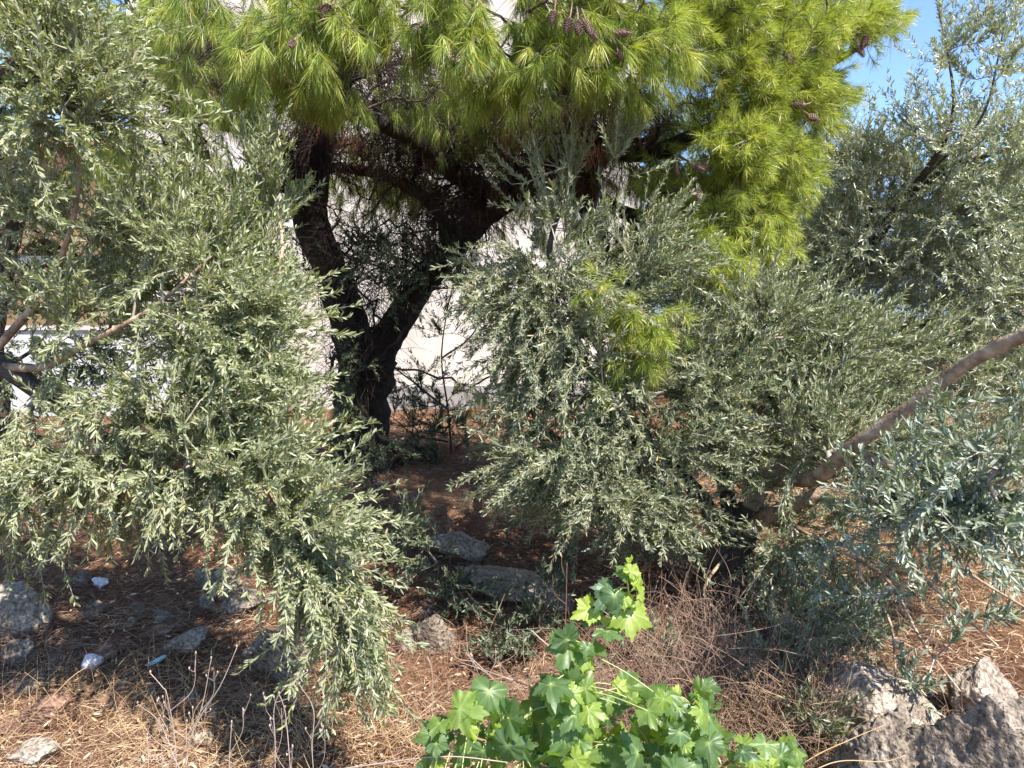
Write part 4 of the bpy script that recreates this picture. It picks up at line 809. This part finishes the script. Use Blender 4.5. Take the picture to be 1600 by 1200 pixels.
litter(16000, (-7, 3.5), (6.5, 11), .14, .004, 'litter_red', 'pine_litter', 'fallen needles on the sunlit strip before the houses')
rk = [o for o in bpy.data.objects if o.name.startswith(('rock', 'boulder'))]
b = Buf()
for o in rk:
    vs = np.array([v.co[:] for v in o.data.vertices]); c_, s_ = math.cos(o.rotation_euler.z), math.sin(o.rotation_euler.z)
    wv = np.stack([vs[:, 0] * c_ - vs[:, 1] * s_, vs[:, 0] * s_ + vs[:, 1] * c_, vs[:, 2]], -1) + np.array(o.location)
    low = wv[(wv[:, 2] - gh(wv[:, 0], wv[:, 1]) < .05) & (wv[:, 2] > gh(wv[:, 0], wv[:, 1]) - .02)]
    if not len(low): continue
    m = int(min(900, 90 + 1500 * o.dimensions.x)); q = low[RNG.integers(0, len(low), m)] + RNG.normal(size=(m, 3)) * A(.025, .025, .006); q[:, 2] = np.maximum(q[:, 2], gh(q[:, 0], q[:, 1]))
    needles(b, q, RNG.normal(size=(m, 3)) * A(1, 1, .3), RNG.uniform(.05, .11, m), .0022, RNG.random(m), .1)
tag(b.build('pine_litter', M['litter_red']), 'needles drifted against the foot of the stones', 'litter', kind='stuff')
# small fallen dead leaves
n = 5000; x = RNG.uniform(-3.2, 3, n); y = 2.6 + 4 * RNG.random(n) ** 1.4; b = Buf()
leaves(b, np.stack([x, y, gh(x, y) + .012 + RNG.random(n) * .02], -1), np.stack([RNG.normal(size=n), RNG.normal(size=n), RNG.normal(size=n) * .3], -1), A(0, 0, 1) + RNG.normal(size=(n, 3)) * .5, RNG.uniform(.02, .05, n), RNG.uniform(.007, .014, n), RNG.random(n))
tag(b.build('leaf_litter', M['litter_tan']), 'small dry fallen leaves scattered over the slope', 'litter', kind='stuff')

def tangle(px, py, rx, rz_, n, lab, mt='brush', L=(.15, .4), name='dry_brush', rad=.0012, r3=.35):
    g = G(px, py); b = Buf(); t_ = RNG.normal(size=(n, 3)) * A(rx, r3 * rx, 0) * .5 + g; t_[:, 2] = gh(t_[:, 0], t_[:, 1]) + np.abs(RNG.normal(size=n)) * rz_ * .5
    p0, p1, t = shoots(t_, RNG.normal(size=(n, 3)) * A(1, 1, .8) + A(0, 0, .6), RNG.uniform(*L, n), RNG.normal(size=(n, 3)) * .9, 5)
    prisms(b, p0, p1, rad * (1.2 - .5 * t), rad * (1.1 - .5 * t), 3)
    tag(b.build(name, M[mt]), lab, 'dry grass', kind='stuff')
tangle(1150, 1180, .75, .38, 1500, 'brown dry brush tangled between the vine and the boulders')
tangle(1060, 1130, .6, .3, 700, 'dry brush behind the vine leaves')
tangle(1180, 1020, .8, .3, 700, 'dead grass under the olive trunk')
tangle(1230, 1180, .4, .25, 300, 'straw stems in front of the smooth boulder', 'straw')
tangle(780, 1100, 1.2, .1, 380, 'short dry stems left of the vine', 'brush', (.08, .2))
tangle(1450, 930, 1.0, .2, 600, 'dry grass on the bank under the right olive', 'straw', (.08, .25))
tangle(930, 1000, .8, .15, 350, 'reddish stems under the olive behind the vine', 'brush', (.08, .25))
tangle(500, 1190, .8, .1, 300, 'dry grass wisps at the foot of the stalks', 'straw', (.08, .22))
tangle(200, 1120, 1.2, .06, 500, 'thin straw wisps on the left slope', 'straw', (.1, .3), rad=.001)

def stalk(pl, lab, r=.0018, mt='dry_stem', name='dry_stalk', forks=3, heads=True):
    """pl: (px,py,depth) from foot upward"""
    p = [P(*q) for q in pl]; t = thing(name, lab, 'dry plant', p[0], 'dry stalks in the foreground'); b = Buf(); hds = []
    C, R, T = tube(b, p, list(np.linspace(r, r * .6, len(p))), 6, .02)
    for f in range(forks):
        i = int(len(C) * RNG.uniform(.35, .85)); d = unit(T[i] + RNG.normal(size=3) * A(.9, .3, .2)); L = RNG.uniform(.07, .2); q = [C[i], C[i] + d * L * .5, C[i] + unit(d + A(0, 0, .9)) * L]
        tube(b, q, [r * .6, r * .5, r * .35], 5, .02)
        for _ in range(2 if heads else 0):
            e = q[2] + RNG.normal(size=3) * .018; tube(b, [q[1] + (q[2] - q[1]) * .6, e], [r * .35, r * .3], 4, .02); hds.append(e)
    b.build('stem', M[mt], t)
    if heads:
        for e in hds + [C[-1]]:
            hd = Buf(); tube(hd, [e, e + A(0, 0, .005), e + A(0, 0, .010)], [.0014, .0032, .0015], 6, .003); hd.build('seed_head', M['dry_stem'], t)
D = 2.35
stalk([(268, 1300, D), (275, 1180, D), (262, 1090, D), (255, 1075, D), (235, 1052, D)], 'pale forked dry stalk, leftmost of the bunch on the lower left')
stalk([(270, 1300, D), (300, 1150, D), (345, 1070, D), (370, 1012, D)], 'tall slanting grey stalk reaching right to the highest tip', forks=2)
stalk([(340, 1300, D), (280, 1200, D), (250, 1130, D), (215, 1100, D)], 'dry stalk bending left with tiny seed heads')
stalk([(255, 1300, D + .1), (262, 1200, D + .1), (310, 1120, D + .1), (330, 1030, D + .1)], 'upright grey stalk in the middle of the bunch')
stalk([(428, 1300, D), (430, 1170, D), (428, 1110, D), (440, 1080, D), (480, 1050, D)], 'dry stalk rising beside the big grey boulder, curving right')
stalk([(460, 1300, D), (452, 1180, D), (445, 1110, D), (436, 1085, D)], 'straight stalk next to the curving one', forks=2)
stalk([(500, 1300, D), (488, 1180, D), (490, 1110, D), (468, 1070, D)], 'arched pale stalk, rightmost of the bunch')
stalk([(230, 1300, D), (232, 1200, D), (230, 1150, D)], 'short straight stalk left of the bunch', forks=1)
stalk([(360, 1300, D), (358, 1200, D), (362, 1130, D)], 'short stalk with fluffy head in the bunch', forks=1)
stalk([(676, 1300, D), (674, 1180, D), (676, 1060, D), (668, 1025, D)], 'thin upright dry stem left of the vine', .0016, forks=1, heads=False)
stalk([(900, 1100, D), (800, 1062, D), (720, 1035, D)], 'bare grey twig lying toward the vine from the left', .0016, forks=3, heads=False)
stalk([(800, 1090, D), (770, 1060, D), (728, 1020, D)], 'bare forked twig crossing above the vine', .002, forks=3, heads=False)
stalk([(-20, 1180, 2.3), (60, 1110, 2.25), (110, 1060, 2.25), (136, 1042, 2.25)], 'golden grass stem arching in from the left edge', .002, 'straw', forks=1, heads=False)
stalk([(480, 1210, 2.2), (600, 1192, 2.15), (700, 1182, 2.1), (800, 1192, 2.1)], 'long pale straw lying in front of the vine', .0026, 'dry_stem', forks=0, heads=False)
stalk([(1180, 1260, 2.3), (1260, 1190, 2.3), (1330, 1155, 2.3), (1382, 1133, 2.3)], 'golden straw leaning across the pitted boulder', .0022, 'straw', forks=1, heads=False)
stalk([(1210, 1240, 2.25), (1300, 1192, 2.25), (1380, 1190, 2.25), (1415, 1180, 2.25)], 'second straw lying in front of the pitted boulder', .002, 'straw', forks=0, heads=False)
stalk([(880, 1060, 3.2), (884, 960, 3.2), (886, 880, 3.2)], 'thin rust red stem left of the vine tip', .002, 'litter_red', forks=3, heads=False)
stalk([(830, 985, 2.8), (862, 1012, 2.75), (905, 1030, 2.7)], 'bare pale twig touching the vine leaf', .0024, forks=1, heads=False)

# ================================================================== GRAPE VINE
def grape_mat():
    m, nt, n, b = mat('grape_leaf')
    at = n.new('ShaderNodeAttribute'); at.attribute_name = 'rnd'; av = n.new('ShaderNodeAttribute'); av.attribute_name = 'vein'
    r = ramp(nt, [(0, (.055, .10, .055)), (.5, (.11, .18, .06)), (1, (.28, .36, .06))]); nt.links.new(at.outputs['Fac'], r.inputs[0])
    tc = n.new('ShaderNodeTexCoord'); no = n.new('ShaderNodeTexNoise'); no.inputs['Scale'].default_value = 45; no.inputs['Detail'].default_value = 4; nt.links.new(tc.outputs['Object'], no.inputs['Vector'])
    ms = n.new('ShaderNodeMix'); ms.data_type = 'RGBA'; ms.blend_type = 'MULTIPLY'; ms.inputs[0].default_value = .6
    rr = ramp(nt, [(.3, (.6, .65, .6)), (.7, (1.25, 1.2, 1.1))]); nt.links.new(no.outputs[0], rr.inputs[0]); nt.links.new(r.outputs[0], ms.inputs[6]); nt.links.new(rr.outputs[0], ms.inputs[7])
    mv = n.new('ShaderNodeMix'); mv.data_type = 'RGBA'; nt.links.new(av.outputs['Fac'], mv.inputs[0]); nt.links.new(ms.outputs[2], mv.inputs[6]); mv.inputs[7].default_value = (.30, .40, .13, 1)
    nt.links.new(mv.outputs[2], b.inputs['Base Color']); b.inputs['Roughness'].default_value = .42; b.inputs['Specular IOR Level'].default_value = .5
    bp = n.new('ShaderNodeBump'); bp.inputs['Strength'].default_value = .35; bp.inputs['Distance'].default_value = .004; nt.links.new(no.outputs[0], bp.inputs['Height']); nt.links.new(bp.outputs[0], b.inputs['Normal'])
    tr = n.new('ShaderNodeBsdfTranslucent'); rt = ramp(nt, [(0, (.14, .32, .04)), (.5, (.34, .56, .04)), (1, (.68, .86, .05))]); nt.links.new(at.outputs['Fac'], rt.inputs[0]); nt.links.new(rt.outputs[0], tr.inputs[0])
    mx = n.new('ShaderNodeMixShader'); mx.inputs[0].default_value = .42; nt.links.new(b.outputs[0], mx.inputs[1]); nt.links.new(tr.outputs[0], mx.inputs[2]); nt.links.new(mx.outputs[0], n['Material Output'].inputs[0])
    return m
M['grape'] = grape_mat(); M['vine_stem'] = plain('vine_stem', (.42, .45, .2), .5); M['vine_wood'] = noisy('vine_wood', [(.3, (.12, .07, .05)), (.7, (.3, .2, .14))], 20)
def grape_leaf(buf, att, vein, x, fwd, nrm, size, rnd, cup=.25):
    """x = petiole junction, fwd = towards the tip"""
    fwd = unit(fwd); nrm = unit(nrm - fwd * (nrm @ fwd)); s = np.cross(fwd, nrm); r = RNG
    N_ = 112; th = np.linspace(-math.pi * .93, math.pi * .93, N_)
    lobes = [(0, 1.04, .50), (1.05, .93, .48), (-1.05, .93, .48), (2.0, .82, .50), (-2.0, .82, .50)]
    rad = np.zeros(N_) + .70
    for c, l, w in lobes:
        l = l * r.uniform(.9, 1.1); rad = np.maximum(rad, l * np.exp(-np.abs((th - c) / w) ** 1.55 * .62))
    rad = rad * (1 - .5 * np.clip((np.abs(th) - 2.35) / .6, 0, 1))
    tooth = np.abs(((np.arange(N_) * .2) % 1) - .5) * 2; rad = rad * (1 + .17 * (tooth - .5)) * (1 + .02 * r.normal(size=N_))
    rings = [.0, .3, .62, .85, 1.0]; V = [A(0, 0, 0)]; vv = [1.]
    ph = r.uniform(0, 6.28); f3 = []; f4 = []; fold = r.uniform(.1, .5) * cup * 2; dr = r.uniform(.1, 1.1)
    for k in rings[1:]:
        for j in range(N_):
            R = rad[j] * k; a = th[j]; xx, yy = math.sin(a) * R, math.cos(a) * R
            z = fold * abs(xx) * (1 if int(size * 1e4) % 3 else -.6) - dr * .5 * (xx * xx + yy * yy) + .07 * math.sin(a * 5 + ph) * k * k + .035 * math.sin(a * 11 + ph * 2) * k * k + .03 * math.cos(a * 4.2) * k
            dv = min(abs(a - c) for c, _, _ in lobes); V.append(A(xx, yy, z)); vv.append(max(0., 1 - dv * R / .03) * .25)
    V = np.array(V) * size; o = x + s * V[:, :1] + fwd * V[:, 1:2] + nrm * V[:, 2:3]
    for j in range(N_ - 1): f3.append([0, 1 + j, 2 + j])
    for q in range(3):
        for j in range(N_ - 1): a = 1 + q * N_ + j; f4.append([a, a + N_, a + N_ + 1, a + 1])
    buf.add(o, f3, f4, rnd); vein.append(np.array(vv))
Vb = A(.42, 2.25, float(gh(.42, 2.25)))
VN = thing('grape_vine', 'young grape vine with bright green lobed leaves and one tall upright shoot', 'vine', Vb)
stb = Buf(); woody = Buf()
tube(woody, [Vb - A(0, 0, .03), Vb + A(.02, 0, .2), Vb + A(-.03, .02, .4)], [.014, .012, .009], 8, .03)
for q in [[(950, 1290, 2.25), (880, 1220, 2.25), (790, 1170, 2.2), (700, 1140, 2.2)], [(960, 1290, 2.25), (1000, 1200, 2.3), (1060, 1130, 2.3), (1090, 1090, 2.3)], [(960, 1290, 2.25), (905, 1150, 2.25), (870, 1100, 2.2)], [(970, 1290, 2.25), (1080, 1220, 2.25), (1170, 1180, 2.25), (1230, 1175, 2.3)]]:
    tube(woody, [P(*a) for a in q], [.007, .006, .005, .003][:len(q)], 7, .03)
woody.build('woody_stem', M['vine_wood'], VN)
tube(stb, [P(*a) for a in [(950, 1300, 2.25), (915, 1180, 2.22), (903, 1060, 2.2), (920, 1012, 2.2), (937, 985, 2.2), (958, 965, 2.2), (972, 945, 2.2), (982, 925, 2.2), (978, 895, 2.2), (985, 880, 2.2)]], [.007, .006, .0048, .0042, .0038, .0033, .003, .0026, .0022, .0015], 8, .015)
lb = Buf(); vein = []
SP = np.concatenate(stb.V + woody.V)
def near_pt(x):
    i = np.argmin(np.sum((SP - x) ** 2, 1)); return SP[i]
# (px,py) junction, tip (px,py), size px, face, tone
lv = [(990, 900, 968, 880, 24, (.1, -.6, .6), 1), (985, 893, 1002, 872, 22, (.2, -.7, .4), 1), (1000, 900, 998, 930, 34, (.9, -.4, .2), .95), (980, 896, 940, 898, 34, (.1, -.3, 1), .45), (1002, 925, 1008, 960, 30, (.9, -.5, .1), .95), (985, 878, 976, 868, 18, (0, -.8, .3), 1),
      (955, 925, 935, 950, 50, (.1, -.9, .45), .1), (960, 930, 958, 962, 36, (.2, -.8, .3), .2), (921, 952, 895, 965, 40, (-.2, -.9, .3), 1.0), (925, 960, 912, 985, 34, (.1, -.9, .1), .15), (983, 957, 990, 1000, 58, (.2, -.9, .25), .9), (970, 960, 975, 985, 30, (.1, -.9, .2), .3), (946, 968, 942, 980, 12, (0, -1, .2), 1),
      (948, 985, 985, 1005, 40, (0, -.3, .95), .35), (925, 1014, 955, 1030, 42, (.1, -.3, .9), .5), (887, 1005, 878, 1040, 56, (-.1, -.9, .3), .5), (885, 1000, 868, 985, 44, (-.2, -.8, .4), .15), (905, 1015, 893, 1045, 36, (.1, -1, .1), .6), (918, 1012, 915, 1035, 24, (.2, -.9, 0), .4), (900, 1050, 870, 1068, 40, (-.2, -.8, .5), .5), (905, 1062, 935, 1080, 40, (.2, -.8, .5), .8), (912, 1030, 940, 1050, 30, (.2, -.7, .6), .9), (975, 935, 1000, 948, 26, (.4, -.8, .3), .9)]
for (a, b_, c, d_, sz, nm, tn) in lv:
    x = P(a, b_, 2.18 + RNG.uniform(-.03, .03)); tip = P(c, d_, 2.17 + RNG.uniform(-.05, .03)); grape_leaf(lb, None, vein, x, tip - x, A(*nm), sz / F * 2.2 * .74, tn)
    sp = near_pt(x); tube(stb, [sp, (sp + x) / 2 + A(0, 0, .008), x], [.0018, .0016, .0014], 5, .02)
mass = []
tries = 0
while len(mass) < 290 and tries < 20000:
    tries += 1
    px = RNG.uniform(665, 1250); py = RNG.uniform(1065, 1290)
    top = np.interp(px, [665, 690, 760, 830, 860, 900, 960, 1010, 1050, 1105, 1115, 1130, 1180, 1250], [1180, 1135, 1090, 1130, 1070, 1075, 1080, 1090, 1060, 1075, 1130, 1180, 1165, 1190])
    if py < top - 14: continue
    dd = 2.25 + RNG.uniform(-.18, .16)
    if any((px - a) ** 2 + (py - b_) ** 2 < 17 ** 2 and abs(dd - c) < .06 for a, b_, c in mass): continue
    mass.append((px, py, dd)); x = P(px, py, dd); a = RNG.uniform(-1.9, 1.9) ; fw = A(math.sin(a) * .9, -.35 + RNG.normal() * .3, -math.cos(a) * .8 + .15)
    young = RNG.random() < .36; sz = RNG.uniform(38, 74) if not young else RNG.uniform(28, 50)
    nm = A(RNG.normal() * .6 + .1, -.7 + RNG.normal() * .4, .55 + RNG.normal() * .4)
    grape_leaf(lb, None, vein, x, fw, nm, sz / F * 2.2 * .58, float(np.clip(RNG.normal(.9 if young else .42, .22), 0, 1)))
    e = near_pt(x); tube(stb, [e, (e + x) / 2 + A(0, 0, .01), x], [.0018, .0017, .0015], 5, .03)
stb.build('green_stem', M['vine_stem'], VN)
fo = lb.build('foliage', M['grape'], VN, smooth=True)
at = fo.data.attributes.new('vein', 'FLOAT', 'POINT'); at.data.foreach_set('value', np.concatenate(vein).astype(np.float32))
